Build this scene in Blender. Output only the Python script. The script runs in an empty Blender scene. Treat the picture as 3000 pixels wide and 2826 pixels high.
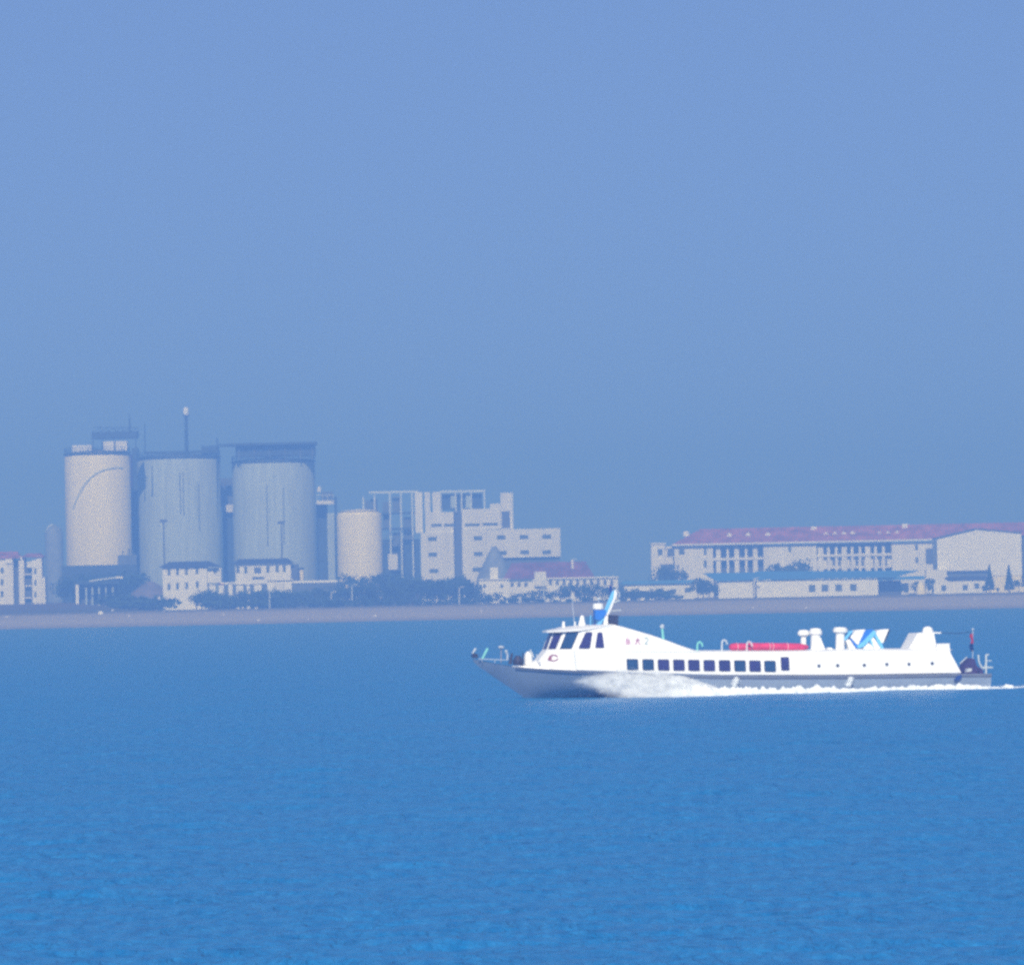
import bpy, bmesh, math, random
import numpy as np
from mathutils import Vector, Matrix, noise as mn
R = math.radians
random.seed(7)
sc = bpy.context.scene
C = sc.collection

# ---------------------------------------------------------------- camera
CAM = Vector((0, 0, 6.3)); FPX = 20400.0; ROLL = R(1.2); PITCH = R(0.873)
F = Vector((0, math.cos(PITCH), math.sin(PITCH)))
R0 = Vector((1, 0, 0)); U0 = R0.cross(F)
RT = R0*math.cos(ROLL) - U0*math.sin(ROLL)
UP = U0*math.cos(ROLL) + R0*math.sin(ROLL)
cd = bpy.data.cameras.new('camera'); cam = bpy.data.objects.new('camera', cd); C.objects.link(cam)
m = Matrix((RT, UP, -F)).transposed().to_4x4(); m.translation = CAM
cam.matrix_world = m
cd.sensor_width = 36; cd.lens = 36*FPX/3000; cd.clip_start = 1; cd.clip_end = 20000
sc.camera = cam

# ---------------------------------------------------------------- light
SUN = Vector((-0.05, -0.80, 0.58)).normalized()
EL = math.asin(SUN.z); AZ = math.atan2(SUN.x, SUN.y)
w = bpy.data.worlds.new('World'); sc.world = w; w.use_nodes = True
nt = w.node_tree; bg = nt.nodes['Background']
sky = nt.nodes.new('ShaderNodeTexSky'); sky.sky_type = 'NISHITA'; sky.sun_disc = False
sky.sun_elevation = EL; sky.sun_rotation = AZ; sky.air_density = 1.6; sky.dust_density = 0.3; sky.ozone_density = 4.0
wb = nt.nodes.new('ShaderNodeMix'); wb.data_type = 'RGBA'; wb.blend_type = 'MULTIPLY'; wb.inputs[0].default_value = 1
wb.inputs[7].default_value = (0.84, 0.855, 1.19, 1)
wtc = nt.nodes.new('ShaderNodeTexCoord'); wad = nt.nodes.new('ShaderNodeVectorMath'); wad.operation = 'ADD'; wad.inputs[1].default_value = (0, 0, 0.25)
wno = nt.nodes.new('ShaderNodeVectorMath'); wno.operation = 'NORMALIZE'
nt.links.new(wtc.outputs['Generated'], wad.inputs[0]); nt.links.new(wad.outputs[0], wno.inputs[0]); nt.links.new(wno.outputs[0], sky.inputs[0])
nt.links.new(sky.outputs[0], wb.inputs[6]); nt.links.new(wb.outputs[2], bg.inputs[0])
bg.inputs[1].default_value = 0.075
sl = bpy.data.lights.new('sun', 'SUN'); sl.energy = 4.2; sl.angle = R(0.5); sl.color = (1, 0.96, 0.9)
so = bpy.data.objects.new('sun', sl); C.objects.link(so)
so.rotation_euler = SUN.to_track_quat('Z', 'Y').to_euler()
sc.view_settings.view_transform = 'Standard'; sc.view_settings.look = 'None'
sc.view_settings.exposure = 0.35; sc.view_settings.gamma = 1
sc.cycles.use_denoising = False
sc.cycles.pixel_filter_type = 'BLACKMAN_HARRIS'; sc.cycles.filter_width = 2.8
sc.cycles.max_bounces = 6; sc.cycles.transparent_max_bounces = 16; sc.cycles.volume_bounces = 0

# ---------------------------------------------------------------- measuring helpers
def ray(px, py):
    return (F*FPX + RT*(px-1500) + UP*(1413-py)).normalized()
def W(px, py, Y):
    """world point seen at photo pixel (px, py), standing Y metres out"""
    d = ray(px, py); t = (Y-CAM.y)/d.y
    return CAM + d*t

# ---------------------------------------------------------------- materials
def mat(name, col, rough=0.7, var=0.12, scale=1.0, spec=0.3, metal=0.0, streak=False, bump=0.0):
    M = bpy.data.materials.new(name); M.use_nodes = True
    n = M.node_tree; b = n.nodes['Principled BSDF']
    b.inputs['Roughness'].default_value = rough; b.inputs['Metallic'].default_value = metal
    b.inputs['Specular IOR Level'].default_value = spec
    tc = n.nodes.new('ShaderNodeTexCoord'); mp = n.nodes.new('ShaderNodeMapping')
    mp.inputs['Scale'].default_value = (scale, scale, scale*0.12 if streak else scale)
    nz = n.nodes.new('ShaderNodeTexNoise'); nz.inputs['Scale'].default_value = 1; nz.inputs['Detail'].default_value = 5
    rp = n.nodes.new('ShaderNodeValToRGB')
    rp.color_ramp.elements[0].position = 0.3; rp.color_ramp.elements[1].position = 0.7
    rp.color_ramp.elements[0].color = tuple(c*(1-var) for c in col)+(1,)
    rp.color_ramp.elements[1].color = tuple(min(1, c*(1+var)) for c in col)+(1,)
    n.links.new(tc.outputs['Object'], mp.inputs[0]); n.links.new(mp.outputs[0], nz.inputs[0])
    n.links.new(nz.outputs[0], rp.inputs[0]); n.links.new(rp.outputs[0], b.inputs['Base Color'])
    if bump:
        bp = n.nodes.new('ShaderNodeBump'); bp.inputs['Strength'].default_value = bump
        n.links.new(nz.outputs[0], bp.inputs['Height']); n.links.new(bp.outputs[0], b.inputs['Normal'])
    return M
MT = dict(
    white=mat('boat_white_paint', (0.86,0.86,0.84), 0.3, 0.03, 1.5, 0.4),
    hull=mat('hull_grey_paint', (0.23,0.29,0.38), 0.35, 0.10, 0.8, 0.4, streak=True),
    rub=mat('dark_rubbing_strake', (0.15,0.17,0.22), 0.6),
    deck=mat('deck_grey', (0.30,0.28,0.30), 0.7, 0.15, 2),
    glass=mat('dark_window_glass', (0.035,0.025,0.12), 0.08, 0.2, 1, 0.7),
    glass2=mat('bluish_window_glass', (0.015,0.05,0.12), 0.1, 0.2, 1, 0.7),
    gasket=mat('window_gasket', (0.02,0.02,0.03), 0.5),
    navy=mat('navy_paint', (0.02,0.05,0.22), 0.4),
    blue=mat('bright_blue_paint', (0.03,0.17,0.62), 0.4),
    sky=mat('light_blue_paint', (0.16,0.48,0.80), 0.4),
    teal=mat('pale_green_paint', (0.22,0.62,0.56), 0.5),
    steel=mat('painted_steel', (0.50,0.55,0.60), 0.5),
    dark=mat('dark_machinery', (0.03,0.03,0.05), 0.6, 0.3, 3),
    red=mat('red_canvas', (0.62,0.035,0.10), 0.6, 0.25, 3, bump=0.3),
    purple=mat('plum_canvas', (0.05,0.03,0.11), 0.8, 0.3, 3, bump=0.3),
    flagred=mat('red_flag_cloth', (0.5,0.02,0.03), 0.8),
    mark=mat('faded_red_lettering', (0.50,0.25,0.38), 0.7),
    markg=mat('faded_grey_lettering', (0.42,0.52,0.52), 0.7),
    emblem=mat('maroon_emblem', (0.30,0.08,0.14), 0.6),
    rope=mat('white_rope', (0.7,0.6,0.62), 0.8),
    cream=mat('cream_concrete', (0.80,0.73,0.45), 0.85, 0.07, 0.25, 0.2, streak=True),
    conc=mat('grey_concrete', (0.38,0.45,0.46), 0.85, 0.12, 0.7, 0.2, streak=True),
    concd=mat('dark_concrete', (0.12,0.14,0.17), 0.85, 0.2, 0.5, 0.2, streak=True),
    wall=mat('white_render', (0.76,0.75,0.70), 0.8, 0.08, 0.5, 0.2, streak=True),
    mill=mat('pale_mill_render', (0.68,0.67,0.62), 0.85, 0.08, 0.4, 0.2, streak=True),
    hall=mat('ivory_render', (0.80,0.79,0.74), 0.8, 0.05, 0.4, 0.2),
    winb=mat('building_glass', (0.10,0.12,0.13), 0.15, 0.3, 1, 0.5),
    shade=mat('dark_parts_and_recess_shade', (0.10,0.11,0.14), 0.8),  # shade painted into recesses and arcades; also colours dark poles and roofs
    roofr=mat('red_roof_tiles', (0.34,0.12,0.14), 0.8, 0.45, 0.35, 0.2),
    pebble=mat('blue_grey_aggregate', (0.22,0.25,0.29), 0.9, 0.2, 0.5, 0.1),
    roofm=mat('plum_roof_tiles', (0.20,0.075,0.11), 0.8, 0.4, 0.4, 0.2),
    roofd=mat('dark_slate_roof', (0.05,0.055,0.09), 0.8, 0.2, 1.2, 0.2),
    roofb=mat('blue_sheet_roof', (0.06,0.22,0.55), 0.5, 0.12, 1.0),
    steelb=mat('weathered_steelwork', (0.04,0.065,0.10), 0.6, 0.3, 0.8),
    light=mat('galvanised_steel', (0.55,0.60,0.60), 0.5),
    leaf=mat('dark_foliage', (0.035,0.07,0.03), 0.8, 0.5, 0.9, 0.2),
    leaf2=mat('olive_foliage', (0.05,0.09,0.035), 0.8, 0.5, 0.9, 0.2),
    bark=mat('bark', (0.09,0.07,0.05), 0.9),
    rock=mat('pale_rock', (0.6,0.57,0.53), 0.9),
    soil=mat('stockpile_gravel', (0.22,0.18,0.17), 0.95, 0.25, 0.4, 0.1),
)

# ---------------------------------------------------------------- mesh builder
class MB:
    def __init__(s): s.v = []; s.f = []
    def add(s, vs, fs):
        k = len(s.v); s.v += [Vector(v) for v in vs]; s.f += [tuple(i+k for i in f) for f in fs]; return s
    def box(s, x0, x1, y0, y1, z0, z1):
        return s.add([(x0,y0,z0),(x1,y0,z0),(x1,y1,z0),(x0,y1,z0),(x0,y0,z1),(x1,y0,z1),(x1,y1,z1),(x0,y1,z1)],
                     [(3,2,1,0),(4,5,6,7),(0,1,5,4),(1,2,6,5),(2,3,7,6),(3,0,4,7)])
    def prism(s, pts, vec):
        n = len(pts); vec = Vector(vec); pts = [Vector(p) for p in pts]
        return s.add(pts+[p+vec for p in pts], [tuple(range(n))[::-1], tuple(range(n, 2*n))]+[(i,(i+1)%n,(i+1)%n+n,i+n) for i in range(n)])
    def tube(s, a, b, r0, r1=None, n=8):
        a = Vector(a); b = Vector(b); r1 = r0 if r1 is None else r1
        q = (b-a).normalized().to_track_quat('Z','Y')
        vs = []
        for p, r in ((a,r0),(b,r1)):
            for i in range(n):
                t = 2*math.pi*i/n; vs.append(p+q@Vector((r*math.cos(t), r*math.sin(t), 0)))
        return s.add(vs, [(i,(i+1)%n,(i+1)%n+n,i+n) for i in range(n)]+[tuple(range(n))[::-1], tuple(range(n,2*n))])
    def path(s, pts, r, n=6):
        for a, b in zip(pts, pts[1:]): s.tube(a, b, r, r, n)
        return s
    def lathe(s, c, prof, n=20):
        c = Vector(c); vs = []; fs = []
        for r, z in prof:
            for i in range(n):
                t = 2*math.pi*i/n; vs.append(c+Vector((r*math.cos(t), r*math.sin(t), z)))
        for j in range(len(prof)-1):
            for i in range(n): fs.append((j*n+i, j*n+(i+1)%n, (j+1)*n+(i+1)%n, (j+1)*n+i))
        fs.append(tuple(range(n))[::-1]); fs.append(tuple(range((len(prof)-1)*n, len(prof)*n)))
        return s.add(vs, fs)
    def build(s, name, material, parent=None, org=None, smooth=False, fix=True):
        me = bpy.data.meshes.new(name)
        o0 = org if org is not None else (Vector(parent['org']) if parent is not None and 'org' in parent else Vector((0,0,0)))
        me.from_pydata([v-o0 for v in s.v], [], s.f); me.update()
        if fix:
            b = bmesh.new(); b.from_mesh(me); bmesh.ops.recalc_face_normals(b, faces=b.faces); b.to_mesh(me); b.free()
        if smooth:
            me.polygons.foreach_set('use_smooth', [True]*len(me.polygons))
            try: me.set_sharp_from_angle(angle=R(35))
            except Exception: pass
        me.materials.append(MT[material] if isinstance(material, str) else material)
        o = bpy.data.objects.new(name, me); C.objects.link(o)
        if parent is not None: o.parent = parent
        else: o.location = o0
        return o

def tag(o, label=None, cat=None, group=None, kind=None):
    for k, v in (('label',label),('category',cat),('group',group),('kind',kind)):
        if v: o[k] = v
    return o
def thing(name, label, cat, org, group=None):
    o = bpy.data.objects.new(name, None); C.objects.link(o); o.empty_display_size = 0.5
    o.location = org; o['org'] = tuple(org); tag(o, label, cat, group)
    return o
def clean_org():
    for o in bpy.data.objects:
        if 'org' in o: del o['org']

# ================================================================ SETTING: water, shore, haze
HW = lambda y: 60+0.13*max(y, 0)
def shore_y(x): return 1482 - 0.0011*x*x + 5*math.sin(x*0.05+1) + 3*math.sin(x*0.13)
def smooth(a, b, t):
    t = min(1, max(0, (t-a)/(b-a))); return t*t*(3-2*t)
def ground_z(x, y):
    d = y-shore_y(x)
    z = -0.9+1.2*smooth(-30, 4, d)*1.0 + 2.5*smooth(-4, 165, d)
    z += 0.12*mn.noise(Vector((x*0.12, y*0.12, 0)))*smooth(0, 20, d)
    z += 2.2*smooth(-86, -112, x)*smooth(110, 190, d)      # grassy bank on the left
    z += 4.0*smooth(2100, 2750, y)
    return z
def build_water():
    rng = np.random.RandomState(3)
    ys = [-40, 0, 40, 70, 90]
    y = 92.0
    while y < 1650: ys.append(y); y *= 1.0023
    ys.append(1660); ys = np.array(ys); nx = 400
    s = np.linspace(-1, 1, nx)
    Y = np.repeat(ys[:,None], nx, 1); X = s[None,:]*(14+0.10*np.clip(ys,0,None))[:,None]
    X[:,0] = -HW(0)-0.16*np.clip(ys,0,None); X[:,-1] = HW(0)+0.16*np.clip(ys,0,None)
    Z = np.zeros_like(X); dX = X[:,2]-X[:,1]; dY = np.gradient(ys)
    for k in range(110):
        lam = 0.45*(6.0/0.45)**rng.rand(); th = rng.normal(0.25, 0.95)
        kx, ky = 2*math.pi/lam*math.sin(th), 2*math.pi/lam*math.cos(th)
        a = 0.0040*lam**0.55
        fade = np.clip((lam*abs(math.cos(th))+.1)/(3.2*dY)-0.3, 0, 1)*np.clip((lam/max(abs(math.sin(th)),.05))/(3*dX)-.3, 0, 1)
        Z += a*np.sin(kx*X+ky*Y+rng.rand()*6.28)*fade[:,None]
    n, mcol = X.shape
    me = bpy.data.meshes.new('sea'); me.vertices.add(n*mcol)
    me.vertices.foreach_set('co', np.stack([X,Y,Z],-1).astype(np.float32).ravel())
    idx = np.arange(n*mcol).reshape(n, mcol)
    q = np.stack([idx[:-1,:-1], idx[:-1,1:], idx[1:,1:], idx[1:,:-1]], -1).reshape(-1, 4)
    me.loops.add(q.size); me.loops.foreach_set('vertex_index', q.ravel().astype(np.int32))
    me.polygons.add(len(q)); me.polygons.foreach_set('loop_start', np.arange(0, q.size, 4, dtype=np.int32))
    me.polygons.foreach_set('use_smooth', np.ones(len(q), bool)); me.update(calc_edges=True)
    M = bpy.data.materials.new('sea_water'); M.use_nodes = True; t = M.node_tree; b = t.nodes['Principled BSDF']
    b.inputs['Roughness'].default_value = 0.33; b.inputs['IOR'].default_value = 1.33; b.inputs['Specular IOR Level'].default_value = 0.28
    tc = t.nodes.new('ShaderNodeTexCoord'); bp = None
    for sx, sy, det, st, di in ((6.0, 2.2, 5, 1.0, 0.09), (2.0, 0.7, 3, 1.0, 0.24), (0.6, 0.16, 3, 0.9, 0.38), (3.4, 0.50, 9, 0.0, 0)):
        mp = t.nodes.new('ShaderNodeMapping'); mp.inputs['Scale'].default_value = (sx, sy, 1)
        nz = t.nodes.new('ShaderNodeTexNoise'); nz.inputs['Scale'].default_value = 1; nz.inputs['Detail'].default_value = det; nz.inputs['Roughness'].default_value = 0.62
        t.links.new(tc.outputs['Object'], mp.inputs[0]); t.links.new(mp.outputs[0], nz.inputs[0])
        if st:
            nb = t.nodes.new('ShaderNodeBump'); nb.inputs['Strength'].default_value = st; nb.inputs['Distance'].default_value = di
            t.links.new(nz.outputs[0], nb.inputs['Height'])
            if bp: t.links.new(bp.outputs[0], nb.inputs['Normal'])
            bp = nb
        else:
            rp = t.nodes.new('ShaderNodeValToRGB'); e = rp.color_ramp.elements
            e[0].position = .35; e[1].position = .68
            e[0].color = (0.006,0.162,0.405,1); e[1].color = (0.030,0.232,0.500,1)  # wave ripple light and dark painted into the water's base colour
            t.links.new(nz.outputs[0], rp.inputs[0]); t.links.new(rp.outputs[0], b.inputs['Base Color'])
    t.links.new(bp.outputs[0], b.inputs['Normal'])
    me.materials.append(M)
    o = bpy.data.objects.new('sea', me); C.objects.link(o); tag(o, kind='structure')
build_water()
def build_ground():
    xs = np.linspace(-330, 330, 150); ys = np.concatenate([np.linspace(1170, 1380, 12), np.linspace(1390, 1720, 120), np.linspace(1740, 2760, 50)])
    mb = MB(); n = len(xs)
    for y in ys:
        for x in xs: mb.v.append(Vector((x, y, ground_z(x, y))))
    for j in range(len(ys)-1):
        for i in range(n-1): mb.f.append((j*n+i, j*n+i+1, (j+1)*n+i+1, (j+1)*n+i))
    M = bpy.data.materials.new('shore_ground'); M.use_nodes = True; t = M.node_tree; b = t.nodes['Principled BSDF']
    b.inputs['Roughness'].default_value = 0.95; b.inputs['Specular IOR Level'].default_value = 0.1
    tc = t.nodes.new('ShaderNodeTexCoord'); sp = t.nodes.new('ShaderNodeSeparateXYZ'); t.links.new(tc.outputs['Object'], sp.inputs[0])
    nz = t.nodes.new('ShaderNodeTexNoise'); nz.inputs['Scale'].default_value = 0.35; nz.inputs['Detail'].default_value = 8
    t.links.new(tc.outputs['Object'], nz.inputs[0])
    ad = t.nodes.new('ShaderNodeMath'); ad.operation = 'MULTIPLY_ADD'; ad.inputs[1].default_value = 1.6
    t.links.new(nz.outputs[0], ad.inputs[0]); t.links.new(sp.outputs[2], ad.inputs[2])
    mr = t.nodes.new('ShaderNodeMapRange'); mr.inputs[1].default_value = 0; mr.inputs[2].default_value = 6
    t.links.new(ad.outputs[0], mr.inputs[0])
    rp = t.nodes.new('ShaderNodeValToRGB'); e = rp.color_ramp.elements
    e[0].position = 0.06; e[0].color = (0.14,0.12,0.10,1); e[1].position = 0.26; e[1].color = (0.43,0.38,0.31,1)
    x = e.new(0.52); x.color = (0.40,0.35,0.28,1); x = e.new(0.62); x.color = (0.11,0.11,0.07,1); x = e.new(0.9); x.color = (0.15,0.12,0.09,1)
    t.links.new(mr.outputs[0], rp.inputs[0])
    n2 = t.nodes.new('ShaderNodeTexNoise'); n2.inputs['Scale'].default_value = 1.3; n2.inputs['Detail'].default_value = 3
    t.links.new(tc.outputs['Object'], n2.inputs[0])
    m2 = t.nodes.new('ShaderNodeMapRange'); m2.inputs[1].default_value = .3; m2.inputs[2].default_value = .7; m2.inputs[3].default_value = .65; m2.inputs[4].default_value = 1.4
    t.links.new(n2.outputs[0], m2.inputs[0])
    mx = t.nodes.new('ShaderNodeMix'); mx.data_type = 'RGBA'; mx.blend_type = 'MULTIPLY'; mx.inputs[0].default_value = 1
    t.links.new(rp.outputs[0], mx.inputs[6]); t.links.new(m2.outputs[0], mx.inputs[7]); t.links.new(mx.outputs[2], b.inputs['Base Color'])
    tag(mb.build('ground', M, smooth=True), kind='structure')
build_ground()
def build_haze():
    M = bpy.data.materials.new('sea_haze'); M.use_nodes = True; t = M.node_tree
    t.nodes.remove(t.nodes['Principled BSDF']); v = t.nodes.new('ShaderNodeVolumePrincipled')
    v.inputs['Density'].default_value = 0.00122; v.inputs['Color'].default_value = (0.16,0.37,1.0,1); v.inputs['Absorption Color'].default_value = (0.33,0.36,1.0,1); v.inputs['Anisotropy'].default_value = 0.0
    t.links.new(v.outputs[0], t.nodes['Material Output'].inputs['Volume'])
    tag(MB().box(-420, 420, -60, 2800, -3, 58).build('haze', M), 'pale blue sea haze over the bay', 'haze', kind='stuff')
build_haze()

# ================================================================ THE FERRY
YAW = R(15); TRIM = R(1.9)
_o = W(2872, 2015, 403); ORG = Vector((_o.x, 403, 0.0))
BM = Matrix.Translation(ORG) @ Matrix.Rotation(math.pi+YAW, 4, 'Z') @ Matrix.Rotation(-TRIM, 4, 'Y')
BI = BM.inverted(); BC = BI @ CAM; BR3 = BI.to_3x3()
def P(px, py, lat=0.0):
    """point in the ferry's own frame (x forward, y to port, z up) on the fore-and-aft plane y = lat"""
    d = BR3 @ ray(px, py); t = (lat-BC.y)/d.y; return BC + d*t
def onplane(px, py, p0, n):
    d = BR3 @ ray(px, py); t = (p0-BC).dot(n)/d.dot(n); return BC + d*t
def lerp(tab, x):
    if x <= tab[0][0]: return tab[0][1]
    for (a, fa), (b, fb) in zip(tab, tab[1:]):
        if x <= b: return fa+(fb-fa)*(x-a)/(b-a)
    return tab[-1][1]
WD = [(0,2.3),(4,2.42),(18,2.45),(21,2.4),(24,2.2),(26,1.85),(28,1.25),(29.4,.6),(30.3,.10)]
def wd(u): return lerp(WD, u)
def PH(px, py, fn):
    p = P(px, py, 2.2)
    for _ in range(4): p = P(px, py, fn(p.x))
    return p
ferry = bpy.data.objects.new('passenger_ferry', None); C.objects.link(ferry); ferry.matrix_world = BM
tag(ferry, 'white high-speed passenger ferry heading left with white spray at its bow', 'ferry')

# hull ----------------------------------------------------------
sheer = [PH(x, y, wd) for x, y in ((2905,1974),(2815,1974),(2640,1977),(2460,1979),(2250,1980),(2100,1979),(1950,1975),(1850,1971),(1760,1967),(1700,1965),(1620,1961),(1540,1956),(1480,1949),(1430,1940),(1388,1931))]
stem = [P(x, y, 0) for x, y in ((1385,1936),(1404,1953),(1432,1972),(1470,1998),(1510,2025),(1545,2050))]
stemtab = sorted([(p.x, p.z) for p in stem])
def keel_z(u):
    if u >= stemtab[0][0]: return lerp(stemtab, u)
    return lerp([(0,-.35),(16,-.75),(stemtab[0][0], stemtab[0][1])], u)
st = []
stat = []
for i in range(len(sheer)-1):
    a, b = sheer[i], sheer[i+1]; k = 4
    for j in range(k): stat.append(a.lerp(b, j/k))
stat.append(sheer[-1])
mb = MB(); rub = MB(); dk = MB()
for p in stat:
    u, zs = p.x, p.z; W_ = max(0.04, abs(p.y)); zk = min(keel_z(u), zs-.05)
    bowf = smooth(17, 29.5, u)
    wc = W_*(0.93-0.48*bowf); zc = zk+(zs-zk)*(0.30+0.12*bowf) if u > 17 else zk+(zs-zk)*0.30
    ww = W_*(0.97-0.30*bowf); zw = zk+(zs-zk)*0.62
    half = [(0, zk), (wc*.55, zk+(zc-zk)*.5), (wc, zc), (ww, zw), (W_, zs)]
    ring = [Vector((u, y, z)) for y, z in half] + [Vector((u, -y, z)) for y, z in half[::-1][:-1]]
    st.append(ring)
n = len(st[0])
for ring in st: mb.v += ring
for j in range(len(st)-1):
    for i in range(n): mb.f.append((j*n+i, j*n+(i+1)%n, (j+1)*n+(i+1)%n, (j+1)*n+i))
mb.f.append(tuple(range(n))); mb.f.append(tuple(range((len(st)-1)*n, len(st)*n)))
hull = mb.build('hull', 'hull', ferry, Vector((0,0,0)), smooth=True)
for sgn, nm in ((1, 'rubbing_strake'), (-1, 'rubbing_strake')):
    rb = MB(); vs = []
    for p in stat:
        if p.x > 28.2: continue
        W_ = abs(p.y); z = p.z; h = 0.08 if p.x < 20 else 0.02
        vs.append([Vector((p.x, sgn*(W_-.03), z-h-.12)), Vector((p.x, sgn*(W_+.05), z-h)), Vector((p.x, sgn*(W_+.05), z+.03)), Vector((p.x, sgn*(W_-.08), z+.03))])
    for r_ in vs: rb.v += r_
    for j in range(len(vs)-1):
        for i in range(4): rb.f.append((j*4+i, j*4+(i+1)%4, (j+1)*4+(i+1)%4, (j+1)*4+i))
    rb.f.append((0,1,2,3)); k = len(vs)*4; rb.f.append((k-4,k-3,k-2,k-1))
    rb.build('rubbing_strake', 'rub', ferry, Vector((0,0,0)))

# cabin ----------------------------------------------------------
FAIR = [(1800,1829),(1830,1837),(1860,1846),(1900,1858),(1950,1876),(2000,1895),(2030,1905),(2050,1908.5)]
def roof_line(x): return lerp([(1700,1905),(2050,1908.5),(2300,1908),(2500,1904),(2640,1902),(2790,1905)], x)
def bot_line(x): return lerp([(1700,1962),(1850,1967),(2000,1973),(2100,1976),(2460,1976),(2640,1973),(2815,1970)], x)
def cw(u): return min(2.32, wd(u)-.1)
def section(xb, xr, xt, yt):
    p0 = PH(xb, bot_line(xb), cw); w0 = p0.y
    pr = P(xr, roof_line(xr), w0-.2); pt = P(xt, yt, 1.3)
    h = max(0.0, pt.z-pr.z)
    if h < 0.06: pt.z = pr.z+.05; h = .05
    w3 = w0-.24-.30*h
    pts = [p0, Vector((pr.x, w0-.07, pr.z-.16)), Vector((pr.x, w0-.16, pr.z-.03)), Vector((pr.x if h<.1 else pt.x, w3, pt.z-.05)), Vector((pt.x, w3-.16, pt.z)), Vector((pt.x, 0, pt.z+.04))]
    return pts
secs = []
for x in (1800,1830,1860,1900,1950,2000,2030,2050,2120,2250,2400,2550,2700):
    yt = lerp(FAIR, x) if x < 2050 else roof_line(x); secs.append(section(x, x, x, yt))
secs.append(section(2816, 2783, 2783, roof_line(2783)))
mb = MB(); full = [s_ + [Vector((q.x, -q.y, q.z)) for q in s_[::-1][1:]] for s_ in secs]; n = len(full[0])
for r_ in full: mb.v += r_
for j in range(len(full)-1):
    for i in range(n-1): mb.f.append((j*n+i, j*n+i+1, (j+1)*n+i+1, (j+1)*n+i))
    mb.f.append((j*n+n-1, j*n, (j+1)*n, (j+1)*n+n-1))
mb.f.append(tuple(range(n))); mb.f.append(tuple(range((len(full)-1)*n, len(full)*n)))
cabin = mb.build('cabin', 'white', ferry, Vector((0,0,0)), smooth=True)

# wheelhouse -----------------------------------------------------
s0 = secs[0]
L0 = [P(1566,1950,.6), P(1606,1957,1.35), P(1688,1961.5,1.98), s0[0].copy()]
L1 = [P(1601,1905,.5), P(1632,1905,1.2), P(1682,1905,1.85), s0[2].copy()]
nS = (L1[3]-L1[2]).cross(s0[3]-L1[2]).normalized()
L2 = [P(1620,1853,.45), P(1653,1852,1.08), onplane(1706,1849,L1[2],nS), s0[3].copy()]
L3 = [P(1628,1845,.40), P(1662,1843,.95), P(1712,1838,1.42), s0[4].copy()]
def mir(L): return L + [Vector((q.x, -q.y, q.z)) for q in L[::-1]]
rings = [mir(L) for L in (L0, L1, L2)]
mb = MB()
for r_ in rings: mb.v += r_
for j in range(2):
    for i in range(8): mb.f.append((j*8+i, j*8+(i+1)%8, (j+1)*8+(i+1)%8, (j+1)*8+i))
mb.f.append(tuple(range(8))); mb.f.append(tuple(range(16,24)))
wh = mb.build('wheelhouse', 'white', ferry, Vector((0,0,0)))
# roof of the wheelhouse with a visor over the windscreen
zt = s0[4].z
E0 = [L2[0]+Vector((.38,.05,.01)), L2[1]+Vector((.32,.12,.01)), L2[2]+Vector((.15,.10,.02)), s0[3].copy()]
E1 = [q+Vector((0,0,.09)) for q in E0[:3]]+[s0[3]+Vector((0,0,.02))]
E2 = [P(1640,1839.5,.40), P(1662,1836.5,.9), P(1712,1833,1.25), s0[4].copy()]
E3 = [P(1690,1832,.12), P(1700,1831.5,.4), P(1730,1830,.7), Vector((s0[4].x,.5,s0[5].z-.015))]
mb = MB(); rr = [mir(L) for L in (E0, E1, E2, E3)]
for r_ in rr: mb.v += r_
for j in range(3):
    for i in range(8): mb.f.append((j*8+i, j*8+(i+1)%8, (j+1)*8+(i+1)%8, (j+1)*8+i))
mb.f.append(tuple(range(8))); mb.f.append(tuple(range(24,32)))
mb.build('wheelhouse_roof', 'white', ferry, Vector((0,0,0)), smooth=True)

def slab(pts, nrm, d0, d1):
    return MB().prism([q+nrm*d0 for q in pts], nrm*(d1-d0))
def grow(pts, k):
    c = sum(pts, Vector())/len(pts); 
    return [q+(q-c).normalized()*k for q in pts]
def window(pts, nrm, name='window', g=.045):
    fr = slab(grow(pts, g), nrm, -.02, .012).build('window' if name is None else name, 'gasket', ferry, Vector((0,0,0)))  # dark gasket rim; its tone also paints the recess shadow round panes
    slab(pts, nrm, .0125, .02).build('pane', random.choice(('glass','glass','glass2')), fr, Vector((0,0,0)))
def rnd(pts, k=.2):
    out = []
    for i, q in enumerate(pts):
        a, b = pts[i-1], pts[(i+1)%len(pts)]
        la = min(.5, k*.35/max((a-q).length,.01)); lb = min(.5, k*.35/max((b-q).length,.01))
        out += [q.lerp(a, la), q.lerp(q.lerp(a,la).lerp(q.lerp(b,lb),.5), .5), q.lerp(b, lb)]
    return out
def face_n(a, b, c, out):
    n_ = (b-a).cross(c-a).normalized()
    return n_ if n_.dot(out) > 0 else -n_
def bil(a, b, c, d, s, t): return a.lerp(b, s).lerp(d.lerp(c, s), t)
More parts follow.
